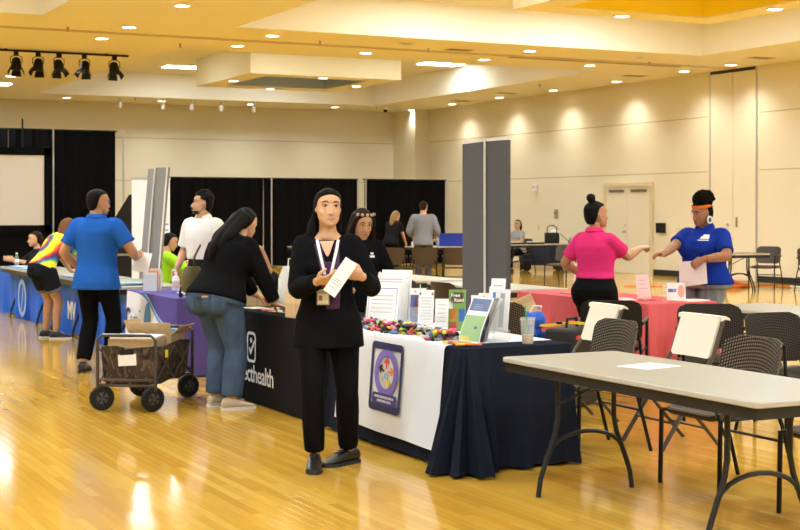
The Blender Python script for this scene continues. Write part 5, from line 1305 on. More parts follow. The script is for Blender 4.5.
flyer('brochure', 'white text flyer with a teal pen behind it on the navy table', 'flyer', 4.74, 8.98, ZN, -38, .112, .255, (.82, .82, .82), 12, blocks=((-.045, .10, .014, .02, (.2, .2, .25)), (.045, .10, .014, .02, (.2, .2, .25))), lines=[(0, .07-.022*i, .075 if i % 3 else .09) for i in range(8)])
mb = MB(); mb.tube([(4.76, 9.07, ZN+.14), (4.75, 9.08, ZN+.29)], .005); tag(mb.build('pen', mat('teal_pen', (.25, .62, .58), .4)), 'teal pen poking up behind the text flyer', 'pen')
flyer('brochure', 'short white pamphlet standing beside the green book', 'pamphlet', 4.74, 8.74, ZN, -36, .095, .205, (.80, .80, .80), 12, lines=[(0, .06-.03*i, .06) for i in range(5)])
flyer('picture_book', 'green picture book with orange and blue blocks standing on the navy table', 'book', 4.70, 8.45, ZN, -38, .118, .285, (.16, .30, .06), 10, .014, holder=False,
      blocks=((0, 0, .118, .285, (.17, .32, .07)), (-.0, .085, .085, .075, (.10, .045, .03)), (.01, .07, .06, .022, (.62, .16, .03)), (-.045, .035, .03, .05, (.75, .76, .74)), (-.026, -.03, .052, .085, (.72, .24, .04)), (.034, -.035, .042, .085, (.05, .18, .55)), (-.026, -.11, .052, .055, (.62, .07, .09)), (.056, 0, .006, .28, (.20, .60, .58))), texts=(('Free', -.012, .092, .034, (.82, .82, .80)), ('Read', .012, .058, .034, (.82, .82, .80))))
flyer('white_board', 'blank white rounded board standing on the navy table', 'board', 4.86, 8.46, ZN, -36, .075, .24, (.80, .80, .79), 6, .02, holder=False)
flyer('brochure', 'leaflet with red and blue building photo behind the green magazine', 'leaflet', 4.80, 8.22, ZN, -38, .115, .27, (.80, .80, .80), 10, blocks=((0, -.03, .10, .18, (.07, .10, .33)), (.0, -.01, .06, .11, (.60, .11, .08)), (.02, -.04, .035, .06, (.75, .55, .3)), (-.02, .11, .014, .016, (.85, .5, .2)), (.02, .11, .014, .016, (.85, .5, .2))))
# leaning magazine and stacked leaflets in an acrylic stand
def bent(name, label, cat, x, y, rz, w, h, lean, col, blocks=(), th=.006, z0=None, curve=.05):
    z0 = ZN if z0 is None else z0; t = thing(name, label, cat, (x, y, z0), R(rz)); rows = []; n = 10
    for i in range(n+1):
        a = i/n; yy = lean*a+curve*math.sin(a*PI*.5)*a; rows.append([(-w/2, yy, h*a), (w/2, yy, h*a), (w/2, yy+th, h*a), (-w/2, yy+th, h*a)])
    mb = MB(); mb.rings(rows); mb.build('cover', mat('cover_%s' % '_'.join('%02d' % int(c*99) for c in col), col, .4), t)
    for x0, x1, a0, a1, c in blocks:
        rows = []
        for i in range(7):
            a = a0+(a1-a0)*i/6; yy = lean*a+curve*math.sin(a*PI*.5)*a; rows.append([(x0, yy-.0012, h*a), (x1, yy-.0012, h*a), (x1, yy+.001, h*a), (x0, yy+.001, h*a)])
        mb = MB(); mb.rings(rows); mb.build('print_block', ink('%s' % '_'.join('%02d' % int(q*99) for q in c), c), t)
    return t
bent('magazine', 'curling green and white magazine leaning in the acrylic stand', 'magazine', 4.37, 7.70, -80, .20, .275, .05, (.80, .81, .82), ((-.095, .095, .03, .60, (.30, .46, .22)), (-.09, .09, .70, .97, (.12, .17, .32)), (-.05, .03, .74, .86, (.70, .70, .72)), (-.095, .0, .03, .14, (.60, .52, .10)), (.02, .05, .3, .36, (.1, .15, .2))), curve=.07)
bent('magazine', 'dark magazine behind the green one in the acrylic stand', 'magazine', 4.42, 7.74, -80, .20, .27, .06, (.05, .05, .055), curve=.07)
bent('magazine', 'pale grey magazine at the back of the acrylic stand', 'magazine', 4.47, 7.78, -80, .20, .265, .06, (.55, .55, .60), curve=.07)
for k, (x, y, h, c) in enumerate(((4.62, 7.80, .335, 'tallest white leaflet at the back of the tilted rack'), (4.585, 7.76, .285, 'white leaflet with blue and yellow mark in the tilted rack'), (4.60, 7.70, .27, 'grey printed leaflet at the front of the tilted rack'))):
    flyer('leaflet', c, 'leaflet', x, y, ZN+.06, -48, .095, h, (.80, .80, .81) if k < 2 else (.70, .70, .72), 14, .006, holder=False, group='leaflets in the tilted rack',
          blocks=((-.01, .08, .02, .05, (.08, .2, .55)), (.0, .06, .025, .02, (.8, .6, .1))) if k == 1 else ((0, 0, .03, .22, (.35, .35, .38)),) if k == 2 else ((0, .12, .06, .008, (.4, .4, .42)),))
t = thing('acrylic_stand', 'clear acrylic brochure stand at the corner of the navy table', 'stand', (4.50, 7.74, ZN), R(-80))
MB().bx(-.11, .12, -.055, .10, 0, .004).build('foot', M_CLEAR, t, smooth=False); MB().bx(-.11, .12, -.055, -.051, .004, .10).build('front_lip', M_CLEAR, t, smooth=False); MB().bx(.12, .124, -.055, .10, 0, .26).build('side_panel', M_CLEAR, t, smooth=False); MB().bx(-.02, .11, .09, .13, .0, .07).build('step', M_CLEAR, t, smooth=False)
# crayons
rnd = random.Random(2); cols = [(.75, .12, .03), (.80, .42, .04), (.75, .62, .05), (.20, .30, .08), (.65, .08, .05), (.85, .30, .05), (.30, .12, .05), (.80, .55, .08)]
for k in range(9):
    c = cols[k % 8]; x, y = 4.215+rnd.uniform(0, .05), 7.47+.026*k+rnd.uniform(-.008, .008); a = R(rnd.uniform(-35, 0)); d = Vector((math.cos(a), math.sin(a), 0))*.05
    t = thing('crayon', ('%s crayon lying at the corner of the navy table' % ('orange-red', 'amber', 'yellow', 'olive', 'red', 'orange', 'brown', 'gold')[k % 8]) if k < 8 else 'spare orange-red crayon nearest the green magazine', 'crayon', (x, y, ZN+.009), 0, 'loose crayons')
    MB().tube([-d, d], .0075, 8).build('stick', mat('crayon_%d' % (k % 8), c, .5), t); MB().tube([d, d*1.22, d*1.35], [.007, .004, .001], 8).build('tip', mat('crayon_%d' % (k % 8), c, .5), t)
# iced coffee cup
t = thing('iced_coffee_cup', 'clear plastic cup with milky coffee rest and green straw', 'cup', (4.66, 7.47, ZT+.005))
M_CUP = mat('cup_plastic', (.85, .85, .83), .15, alpha=.20, spec=.5); 
MB().lathe((0, 0, 0), [(.034, 0), (.036, .004), (.047, .15), (.049, .152), (.047, .155), (.044, .15), (.033, .006)], 24).build('cup', M_CUP, t)
MB().lathe((0, 0, 0), [(.0325, .006), (.0375, .058), (.03, .0585)], 24).build('coffee', mat('milk_coffee', (.60, .42, .26), .4), t)
MB().lathe((0, 0, 0), [(.051, .15), (.051, .163), (.046, .166), (.012, .166)], 24).build('lid', M_CUP, t)
MB().tube([(0, 0, .02), (-.012, .01, .235)], .0055).build('straw', mat('green_straw', (.02, .32, .10), .4), t)
# heap of little bright charms on the runner
charm = []
for k, c in enumerate(((.72, .06, .18), (.02, .02, .025), (.08, .22, .55), (.55, .68, .05), (.70, .10, .06), (.70, .70, .72), (.28, .50, .72), (.80, .50, .04), (.015, .015, .02), (.85, .28, .42))):
    mb = MB(); r2 = random.Random(k)
    for q in range(4): mb.ell((r2.uniform(-.012, .012), r2.uniform(-.012, .012), r2.uniform(.006, .014)), (.011+r2.uniform(0, .006), .009+r2.uniform(0, .005), .007+r2.uniform(0, .004)), Matrix.Rotation(r2.uniform(0, 3), 3, 'Z'), 7, 4)
    me = remeshed(mb, .0045, 1); me.materials.append(mat('charm_%d' % k, c, .45)); me.name = 'charm'; charm.append(me)
names = ['hot pink', 'glossy black', 'blue', 'lime', 'red', 'white', 'sky blue', 'amber', 'jet black', 'light pink']
rnd = random.Random(31); placed = []
for k in range(290):
    for try_ in range(60):
        a = rnd.random(); y = 7.86+1.26*a; wd = .11+.05*math.sin(9*y)
        x = max(4.195, 4.31+rnd.gauss(0, .42)*wd+.05*math.sin(4*y)); layer = max(0, 1-abs(x-4.31)/(wd*.9)); zc = rnd.choice((0, .022, .044))*(1 if layer > .35 else 0)
        if all((x-q[0])**2+(y-q[1])**2+(zc-q[2])**2*2.5 > .031**2 for q in placed): break
    placed.append((x, y, zc))
    i = rnd.choice((0, 1, 1, 1, 2, 3, 4, 5, 6, 7, 8, 8, 8, 9)); o = bpy.data.objects.new('foam_charm', charm[i]); COL.objects.link(o)
    o.location = (x, y, ZN+zc); o.rotation_euler = (rnd.uniform(-.5, .5), rnd.uniform(-.5, .5), rnd.uniform(0, 6.28)); sc = rnd.uniform(.95, 1.3); o.scale = (sc, sc, sc)
    tag(o, 'small %s charm %s' % (names[i], 'in the heap beside the front woman' if y > 8.75 else 'in the heap above the emblem' if y > 8.3 else 'in the heap below the green book' if y > 8.05 else 'in the heap near the table corner'), 'charm', 'colourful charms heaped on the runner')
t = thing('small_bottle', 'small pale bottle lying among the colourful charms', 'bottle', (4.30, 8.10, ZN+.02), R(30)); MB().lathe((0, -.05, 0), [(.02, 0), (.022, .01), (.022, .075), (.010, .09), (.010, .11)], 12, (0, 1, 0)).build('bottle_body', mat('pale_bottle', (.62, .64, .60), .3), t); MB().lathe((0, .06, 0), [(.012, 0), (.012, .02)], 10, (0, 1, 0)).build('cap', mat('yellow_cap', (.75, .6, .1), .4), t)
# flyer lying on the foreground table
t = thing('table_flyer', 'white flyer with red and blue print lying on the foreground table', 'flyer', (4.62, 6.18, .741), R(14))
MB().bx(-.14, .14, -.11, .11, 0, .0015).build('sheet', M_WHITE, t, smooth=False)
for k, (x, y, w, h, c) in enumerate(((.085, 0, .012, .20, (.65, .25, .28)), (.05, 0, .014, .15, (.45, .48, .70)), (.02, .0, .006, .17, (.6, .6, .65)), (-.01, 0, .006, .17, (.6, .6, .65)), (-.11, 0, .008, .2, (.70, .40, .42)))):
    MB().bx(x-w/2, x+w/2, y-h/2, y+h/2, .0015, .0022).build('print_line', ink('tf%d' % k, c), t, smooth=False)
# black table: kraft boxes, papers, white bag
M_KRAFT = mat('kraft_board', (.52, .36, .19), .8, var=.06, vscale=30); M_PINE = mat('pine_board', (.66, .47, .26), .6, var=.08, vscale=20)
def crate(name, label, x, y, z, w, d, h, m, rz=0, cat='box', open_=False):
    t = thing(name, label, cat, (x, y, z), R(rz)); g = .006
    MB().bx(-w/2, w/2, -d/2, d/2, 0, g).build('base', m, t, smooth=False)
    for a in ((-w/2, -w/2+g, -d/2, d/2), (w/2-g, w/2, -d/2, d/2), (-w/2, w/2, -d/2, -d/2+g), (-w/2, w/2, d/2-g, d/2)): MB().bx(*a, g, h).build('side', m, t, smooth=False)
    if not open_: MB().bx(-w/2-.004, w/2+.004, -d/2-.004, d/2+.004, h*.55, h+.004).build('lid', mat(m.name+'_lid', tuple(min(1, q*1.25) for q in m.node_tree.nodes['Principled BSDF'].inputs['Base Color'].default_value[:3]) if not m.node_tree.nodes['Principled BSDF'].inputs['Base Color'].is_linked else (.74, .56, .33), .7), t, smooth=False)
    return t
crate('pine_box', 'pale pine lidded box at the near end of the black table', 4.235, 10.13, ZT+.005, .14, .16, .20, M_PINE, 8)
crate('kraft_box', 'small kraft box on the black table behind the leaning woman', 4.42, 11.46, ZT+.005, .16, .14, .17, M_KRAFT, 20)
rr = []
for z, w, d in ((0, .13, .07), (.10, .15, .08), (.24, .14, .07), (.34, .12, .03)): rr.append([(w*math.copysign(abs(math.cos(a))**.6, math.cos(a))+.008*math.sin(5*a+z*20), d*math.copysign(abs(math.sin(a))**.6, math.sin(a)), z) for a in [2*PI*k/24 for k in range(24)]])
t = thing('paper_bag', 'white bag standing on the black table behind the pine box', 'bag', (4.70, 11.38, ZT+.005), R(30)); MB().rings(rr).build('bag_body', M_WHITE, t); MB().tube([(-.06, 0, .34), (-.05, 0, .41), (.05, 0, .41), (.06, 0, .34)], .005).build('handle', M_WHITE, t)
for k, (x, y, rz, c, n) in enumerate(((4.35, 10.72, 15, (.70, .66, .60), 'cream'), (4.33, 10.95, -20, (.55, .12, .10), 'red'), (4.50, 11.1, 40, (.20, .42, .18), 'green'), (4.30, 11.22, 5, (.75, .74, .70), 'white'))):
    t = thing('pamphlet', '%s pamphlet lying on the black table' % n, 'pamphlet', (x, y, ZT+.006), R(rz), 'pamphlets on the black table'); MB().bx(-.075, .075, -.11, .11, 0, .004).build('sheet', mat('pam_%d' % k, c, .5), t, smooth=False); MB().bx(-.055, .055, .03, .08, .004, .0048).build('print_block', ink('pamb%d' % k, (.75, .7, .5)), t, smooth=False)
# purple table: bins, sanitiser bottles, tablet sign, papers
for k, (x, y, lb) in enumerate(((4.50, 14.02, 'white pump bottle on the purple table, left one'), (4.58, 13.88, 'white pump bottle on the purple table, middle one'), (4.66, 13.72, 'white pump bottle on the purple table, right one'))):
    t = thing('pump_bottle', lb, 'bottle', (x, y, ZT+.005), 0, 'white pump bottles')
    MB().lathe((0, 0, 0), [(.036, 0), (.04, .01), (.04, .12), (.03, .145), (.014, .155), (.014, .17)], 16).build('bottle_body', M_WHITE, t); MB().lathe((0, 0, .17), [(.018, 0), (.018, .02), (.006, .022), (.006, .045)], 10).build('pump', M_WHITEPL, t); MB().tube([(0, 0, .213), (-.045, -.01, .208)], .006).build('nozzle', M_WHITEPL, t)
    MB().lathe((0, 0, 0), [(.0408, .03), (.0408, .10)], 16, caps=False).build('label_band', mat('red_label', (.70, .50, .48), .5), t)
t = thing('acrylic_bin', 'clear acrylic bin with leaflets on the purple table', 'bin', (4.28, 14.10, ZT+.005), R(-40))
for a in ((-.09, .09, -.06, -.056, 0, .17), (-.09, .09, .056, .06, 0, .21), (-.09, -.086, -.06, .06, 0, .17), (.086, .09, -.06, .06, 0, .17)): MB().bx(*a).build('side', M_CLEAR, t, smooth=False)
for k, c in enumerate(((.78, .78, .80), (.70, .30, .18), (.75, .60, .45))):
    MB().bx(-.08+.02*k, .06+.01*k, -.05+.035*k, -.04+.035*k, .004, .19+.02*k).build('leaflet', mat('binleaf%d' % k, c, .6), t, smooth=False)
flyer('tablet_sign', 'upright white sign with blue frame on the purple table', 'sign', 4.62, 13.36, ZT+.005, -40, .15, .26, (.80, .81, .84), 8, .012, holder=False, blocks=((0, .118, .15, .008, (.06, .16, .42)), (-.071, 0, .007, .26, (.06, .16, .42)), (.071, 0, .007, .26, (.06, .16, .42)), (.02, .08, .05, .03, (.15, .35, .6)), (-.01, -.10, .09, .03, (.78, .66, .05))), lines=[(0, .03-.03*i, .1) for i in range(3)])
for k in range(3):
    t = thing('clipboard', 'white paper stack on the purple table, %s' % ('nearest the cart', 'in the middle', 'beside the bottles')[k], 'paper', (4.45+.03*k, 13.05+.26*k, ZT+.005), R(20*k), 'paper stacks on the purple table'); MB().bx(-.08, .08, -.11, .11, 0, .012).build('paper_pad', M_WHITE, t, smooth=False); MB().bx(-.03, .03, .09, .11, .012, .018).build('clip', M_STEEL, t, smooth=False)
# black bag strap at the purple table edge, modelled as a headphone shape
t = thing('loop', 'black bag strap as a curved headset hanging at the edge of the purple table', 'loop', (4.25, 12.98, ZT+.005), R(40)); MB().tube([(-.06, 0, .0), (-.075, 0, .05), (-.05, 0, .10), (0, 0, .115), (.05, 0, .10), (.075, 0, .05), (.06, 0, .0)], .011).build('headband', M_BLACKPL, t); MB().ell((-.06, 0, .022), (.02, .025, .022)).build('loop_end', M_BLACKPL, t); MB().ell((.06, 0, .022), (.02, .025, .022)).build('loop_end', M_BLACKPL, t)
# left tables
t = thing('binder', 'purple and teal binder on the grey table right of the man in blue', 'binder', (4.42, 15.55, .741), R(10)); MB().bx(-.16, .16, -.2, .2, 0, .012).build('cover', mat('purple_cover', (.16, .09, .35), .4), t, smooth=False); MB().bx(-.15, .15, -.19, .19, .012, .02).build('pages', M_WHITE, t, smooth=False); MB().bx(-.16, .16, -.2, .2, .02, .026).build('cover', mat('teal_cover', (.15, .40, .50), .4), t, smooth=False)
t = thing('paper_stack', 'small white paper stack on the table beside the binder', 'paper', (4.40, 16.35, .741), R(25)); MB().bx(-.1, .1, -.14, .14, 0, .05).build('sheets', M_WHITE, t, smooth=False); MB().bx(-.1, .1, -.14, .14, .05, .052).build('top_sheet', mat('cream_sheet', (.75, .7, .6), .6), t, smooth=False)
for k, (x, y, lb) in enumerate(((4.38, 17.55, 'light blue folder under the hands of the tie-dye woman'), (4.40, 20.2, 'light blue folder on the far left table'), (4.45, 21.0, 'light blue mat beside the bottle on the far left table'))):
    t = thing('blue_folder', lb, 'folder', (x, y, .741), R(8*k)); MB().bx(-.15, .15, -.42, .35, 0, .010).build('cover', mat('light_blue_cover', (.10, .32, .70), .5), t, smooth=False); MB().bx(-.12, .12, -.1, .25, .010, .016).build('sheets', mat('pale_blue_sheet', (.50, .65, .85), .6), t, smooth=False)
for k, (x, y, h, lb) in enumerate(((4.42, 21.45, .20, 'clear water bottle at the far left table edge'), (4.75, 20.75, .21, 'clear water bottle in front of the seated woman'))):
    t = thing('water_bottle', lb, 'bottle', (x, y, .741)); MB().lathe((0, 0, 0), [(.03, 0), (.033, .01), (.033, h*.65), (.014, h*.85), (.014, h*.9)], 14).build('bottle_body', M_CUP, t); MB().lathe((0, 0, h*.9), [(.016, 0), (.016, .02)], 12).build('cap', M_WHITEPL, t); MB().lathe((0, 0, 0), [(.0338, h*.3), (.0338, h*.5)], 14, caps=False).build('label_band', M_WHITE, t)
# coral table
flyer('sign_board', 'tall pale pink list board left of the woman in pink', 'sign', 8.02, 11.82, ZT+.006, -34, .17, .30, (.80, .72, .73), 6, .006, holder=False, lines=[(0, .10-.035*i, .12) for i in range(7)])
flyer('sign_board', 'pale pink leaning sign at the right of the woman in pink', 'sign', 8.02, 10.80, ZT+.006, -20, .13, .235, (.78, .62, .64), 18, .005, holder=False, lines=[(0, .06-.04*i, .08) for i in range(3)])
flyer('sign_board', 'white sign with pink oval and blue lettering on the coral table', 'sign', 8.10, 10.42, ZT+.006, -26, .17, .165, (.78, .78, .79), 10, .005, holder=False, blocks=((-.05, .01, .05, .03, (.08, .14, .5)), (-.01, .012, .02, .03, (.1, .2, .55))))
Mo = stand_M(8.10, 10.42, ZT+.006, -26, 10) @ Matrix.Translation((.045, .085, .002)); o = flat([(.032*math.cos(q*PI/12), .058*math.sin(q*PI/12)) for q in range(24)], Mo, 'print_oval', ink('salmon', (.72, .36, .28)), bpy.data.objects['sign_board.002'], .001)
t = thing('small_bottle', 'tiny clear bottle before the pink oval sign', 'bottle', (7.93, 10.38, ZT+.006)); MB().lathe((0, 0, 0), [(.022, 0), (.025, .01), (.025, .09), (.01, .11), (.01, .125)], 12).build('bottle_body', M_CUP, t); MB().lathe((0, 0, .125), [(.012, 0), (.012, .02)], 10).build('cap', M_WHITEPL, t)
for k, (x, y, rz, w, d, c, n) in enumerate(((8.18, 10.32, 10, .3, .2, (.8, .8, .8), 'white paper stack at the right end of the coral table'), (7.86, 10.95, 30, .12, .2, (.75, .55, .55), 'pink leaflet lying in the middle of the coral table'), (7.78, 10.75, -15, .14, .2, (.78, .75, .74), 'white leaflet lying near the front of the coral table'), (7.88, 11.75, 20, .16, .26, (.35, .18, .14), 'brown clipboard at the left of the coral table'), (7.90, 10.60, 60, .1, .16, (.2, .06, .06), 'dark red card on the coral table'))):
    t = thing('leaflet', n, 'leaflet', (x, y, ZT+.006), R(rz)); MB().bx(-w/2, w/2, -d/2, d/2, 0, .010 if k in (0, 3) else .003).build('sheet', mat('cl%d' % k, c, .6), t, smooth=False); MB().bx(-w*.35, w*.35, -d*.1, d*.2, .010 if k in (0, 3) else .003, .0108 if k in (0, 3) else .0038).build('print_block', ink('clb%d' % k, (.6, .5, .5)), t, smooth=False)
# bags on the chair behind the cup
t = thing('blue_bag', 'crumpled royal blue tote bag on the chair behind the cup', 'bag', (6.12, 9.80, .47), R(20)); mb = MB(); rnd = random.Random(5)
for q in range(9): mb.ell((rnd.uniform(-.11, .11), rnd.uniform(-.08, .08), rnd.uniform(.07, .22)), (rnd.uniform(.05, .085), rnd.uniform(.04, .07), rnd.uniform(.04, .08)), Matrix.Rotation(rnd.uniform(0, 3), 3, 'Z'))
mb.box((0, 0, .06), (.26, .17, .12)); mesh_obj('bag_body', [remeshed(mb, .012, 3)], mat('blue_nylon', (.01, .09, .55), .45, bump=.6, bscale=14), t); MB().tube([(-.08, -.06, .26), (-.06, -.1, .34), (.04, -.1, .33), (.07, -.06, .25)], .008).build('handle', mat('white_webbing', (.7, .72, .78), .7), t)
t = thing('black_bag', 'black bag with red trim beside the blue tote', 'bag', (6.42, 9.62, .0), R(30)); mb = MB(); mb.box((0, 0, .32), (.42, .28, .62)); MBb = remeshed(mb, .02, 8); mesh_obj('bag_body', [MBb], mat('black_nylon', (.012, .012, .013), .6), t); MB().bx(-.2, .2, -.142, -.136, .55, .58).build('trim', mat('red_trim', (.6, .06, .03), .6), t, smooth=False); MB().tube([(-.1, 0, .61), (-.08, 0, .70), (.08, 0, .70), (.1, 0, .61)], .012).build('handle', M_BLACKPL, t)
t = thing('yellow_strap', 'bright yellow strap lying across the chair seats behind the cup', 'strap', (6.30, 9.62, .648), R(-40)); mb = MB(); mb.rings([[(x, .02*math.sin(x*9), .012*math.sin(x*14)+z_) if k_ in (0, 1) else (x, .02*math.sin(x*9)+.035, .012*math.sin(x*14)+z_) for k_, z_ in ((0, 0), (1, .02), (2, .02), (3, 0))] for x in [i*.05-.3 for i in range(13)]]); mb.build('webbing', mat('yellow_webbing', (.80, .58, .02), .6), t); MB().box((0, .02, .02), (.05, .05, .02)).build('buckle', M_BLACKPL, t, smooth=False, bevel=.004)
t = thing('manila_envelope', 'tan envelope sticking out of the blue bag', 'envelope', (6.24, 9.90, .66), R(-30)); Mx = Matrix.Rotation(R(75), 4, 'X') @ Matrix.Rotation(R(25), 4, 'Z'); sheet(Mx @ Matrix.Translation((0, .12, 0)), .15, .22, 'sheet', mat('manila', (.55, .38, .18), .7), t, .006); sheet(Mx @ Matrix.Translation((0, .19, .0015)), .148, .05, 'flap', mat('manila_dark', (.45, .30, .14), .7), t, .001)
t = thing('white_box', 'white rounded box on the woven chair left of the cup', 'box', (6.02, 10.12, .48), R(-40)); MB().box((0, 0, .17), (.30, .10, .34)).build('box_body', M_WHITE, t, bevel=.03); MB().bx(-.15, .15, -.05, .05, .29, .30).build('lid_seam', M_EDGE, t, smooth=False)
# far tables
t = thing('blue_bin', 'blue plastic bin on the far table by the grey panels', 'bin', (15.95, 29.0, .741), R(-25)); 
for a in ((-.32, .32, -.2, -.19, 0, .28), (-.32, .32, .19, .2, 0, .28), (-.32, -.31, -.2, .2, 0, .28), (.31, .32, -.2, .2, 0, .28), (-.32, .32, -.2, .2, 0, .01)): MB().bx(*a).build('side', mat('blue_tub', (.01, .04, .45), .4), t, smooth=False)
MB().bx(-.35, .35, -.23, -.2, .26, .30).build('rim', mat('blue_tub', (.01, .04, .45), .4), t, smooth=False)
for k, (x, y, lb) in enumerate(((14.1, 30.2, 'stack of white boxes on the far table left'), (15.2, 28.95, 'white papers beside the blue bin on the far table'), (16.6, 29.0, 'white bag at the right of the blue bin'))):
    t = thing('paper_stack', lb, 'papers', (x, y, .741)); MB().bx(-.22, .22, -.12, .12, 0, .10 if k else .16).build('stack', M_WHITE, t, smooth=False); MB().bx(-.2, .15, -.1, .1, .10 if k else .16, .14 if k else .20).build('stack', mat('stack_beige', (.6, .55, .45), .6), t, smooth=False)
for k in range(2):
    t = thing('water_bottle', 'small clear bottle %s the blue bin on the far table' % ('left of' if k == 0 else 'right of'), 'bottle', (15.5+.92*k, 28.75, .741)); MB().lathe((0, 0, 0), [(.035, 0), (.04, .02), (.04, .17), (.015, .22), (.015, .25)], 10).build('bottle_body', M_CUP, t); MB().lathe((0, 0, .25), [(.018, 0), (.018, .02)], 8).build('cap', M_WHITEPL, t)
t = thing('handbag', 'black handbag with handle on the far right table', 'bag', (19.3, 29.8, .741), R(-25)); MB().box((0, 0, .14), (.36, .16, .27)).build('bag_body', M_BLACKPL, t, bevel=.03); MB().tube([(-.12, 0, .27), (-.12, 0, .40), (-.05, 0, .45), (.05, 0, .45), (.12, 0, .40), (.12, 0, .27)], .014).build('handle', M_BLACKPL, t)
for k, (x, y) in enumerate(((18.2, 29.8), (18.75, 29.75))):
    t = thing('laptop_tray', 'low dark tray on the far right table, %s of the bag' % ('further left' if k == 0 else 'just left'), 'tray', (x, y, .741)); MB().bx(-.22, .22, -.14, .14, 0, .04).build('tray_body', M_BLACKPL, t, smooth=False); MB().bx(-.16, .16, -.1, .1, .04, .06).build('papers', M_WHITE, t, smooth=False)
t = thing('camera_stand', 'black camera on a stand beside the far seated woman', 'camera', (18.55, 31.2, 0)); MB().tube([(0, 0, 0), (0, 0, 1.45)], .02).build('stand', M_BLACK, t); MB().box((0, 0, 1.52), (.22, .2, .16)).build('camera_body', M_BLACKPL, t, bevel=.02); MB().ell((.05, 0, 1.68), (.09, .09, .09)).build('microphone', M_BLACKPL, t)
# wagons of equipment under/behind the right far table
t = thing('equipment_wagon', 'dark blue folded wagon and gear behind the far right table', 'wagon', (19.9, 31.2, 0), R(-25)); mb = MB(); mb.box((0, 0, .40), (1.1, .5, .5)); mesh_obj('wagon_tub', [remeshed(mb, .04, 4)], mat('navy_canvas', (.02, .035, .08), .8, bump=.5, bscale=8), t)
for sx in (-.42, .42):
    for sy in (-.22, .22): MB().lathe((sx, sy-.03, .11), [(.11, 0), (.11, .06)], 16, (0, 1, 0)).build('wheel', M_BLACKPL, t)
MB().tube([(.5, 0, .3), (.75, 0, .85), (.75, .12, .85)], .014).build('handle', M_BLACK, t); MB().ell((-.1, 0, .68), (.4, .2, .07)).build('load', mat('grey_load', (.3, .3, .28), .8), t)
t = thing('desk_lamp', 'white angled lamp standing on the far wagon', 'lamp', (19.55, 30.05, .741), R(-25)); MB().lathe((0, 0, 0), [(.12, 0), (.1, .03), (.02, .04), (.02, .2)], 14).build('base', M_WHITEPL, t); MB().lathe((0, 0, .2), [(.14, 0), (.11, .10), (.04, .14)], 14).build('shade', M_WHITEPL, t); MB().tube([(.05, 0, .3), (.3, 0, .1), (.5, 0, -.1)], .008).build('arm', M_BLACK, t)
# orange cord heap by the right wall
t = thing('extension_cord', 'tangled orange extension cord heaped on the floor by the partition doors', 'cord', (18.9, 23.0, 0)); rnd = random.Random(8); pts = []
for k in range(260): a = k*.42; r_ = .22+.35*rnd.random(); pts.append((r_*math.cos(a)*1.3, r_*math.sin(a), .02+.30*max(0, rnd.random()-.3)*max(0, 1-r_/.6)+.012*(k % 4)))
P_ = [Vector(p) for p in pts]; q_ = []
for i in range(len(P_)-1):
    for s_ in range(2): q_.append(P_[i].lerp(P_[i+1], s_/2))
mb = MB(); mb.tube(q_, .011, 5); mb.tube([(-1.6, 1.0, .012), (-.9, .6, .012), (-.4, .2, .012)], .011, 5); mb.tube([(.3, -.1, .012), (1.0, -.5, .012), (1.5, -1.2, .012)], .011, 5); mb.build('cable', mat('orange_rubber', (.72, .17, .03), .5), t); MB().box((1.5, -1.22, .02), (.05, .07, .04)).build('plug', M_BLACKPL, t, smooth=False, bevel=.006)
t = thing('white_cable', 'white cable looped on the floor under the right edge chair', 'cord', (19.6, 21.3, 0)); MB().tube([(.25*math.cos(k*.5)*(1+.2*math.sin(k)), .2*math.sin(k*.5), .012+.002*k/6+.06*max(0, math.sin(k*.25))) for k in range(40)], .012, 6).build('cable', M_WHITEPL, t); MB().box((.25, .05, .03), (.06, .04, .03)).build('plug', M_WHITEPL, t, smooth=False)
# dark gear behind the man in blue
t = thing('equipment_stack', 'black stacked audio gear beside the tall drape pole', 'equipment', (8.32, 29.4, 0), R(-25))
MB().bx(-.75, .75, -.3, .3, 0, .62).build('case', M_BLACKPL, t, smooth=False); MB().bx(-.8, .8, -.34, .34, .62, .66).build('table_board', M_TOP, t, smooth=False); MB().bx(-.45, .5, -.2, .2, .66, 1.25).build('mixer', M_BLACKPL, t, smooth=False)
rr = [[(-.3, -.1, 1.25), (.5, -.1, 1.25), (.5, .15, 1.25), (-.3, .15, 1.25)], [(.1, -.1, 1.9), (.5, -.1, 2.0), (.5, .15, 2.0), (.1, .15, 1.9)]]
MB().rings(rr).build('speaker', M_BLACKPL, t, smooth=False)
for x in (-.6, -.4, .3, .6): MB().tube([(x, -.36, 0), (x+.05, -.36, .6)], .018).build('leg', M_BLACK, t)
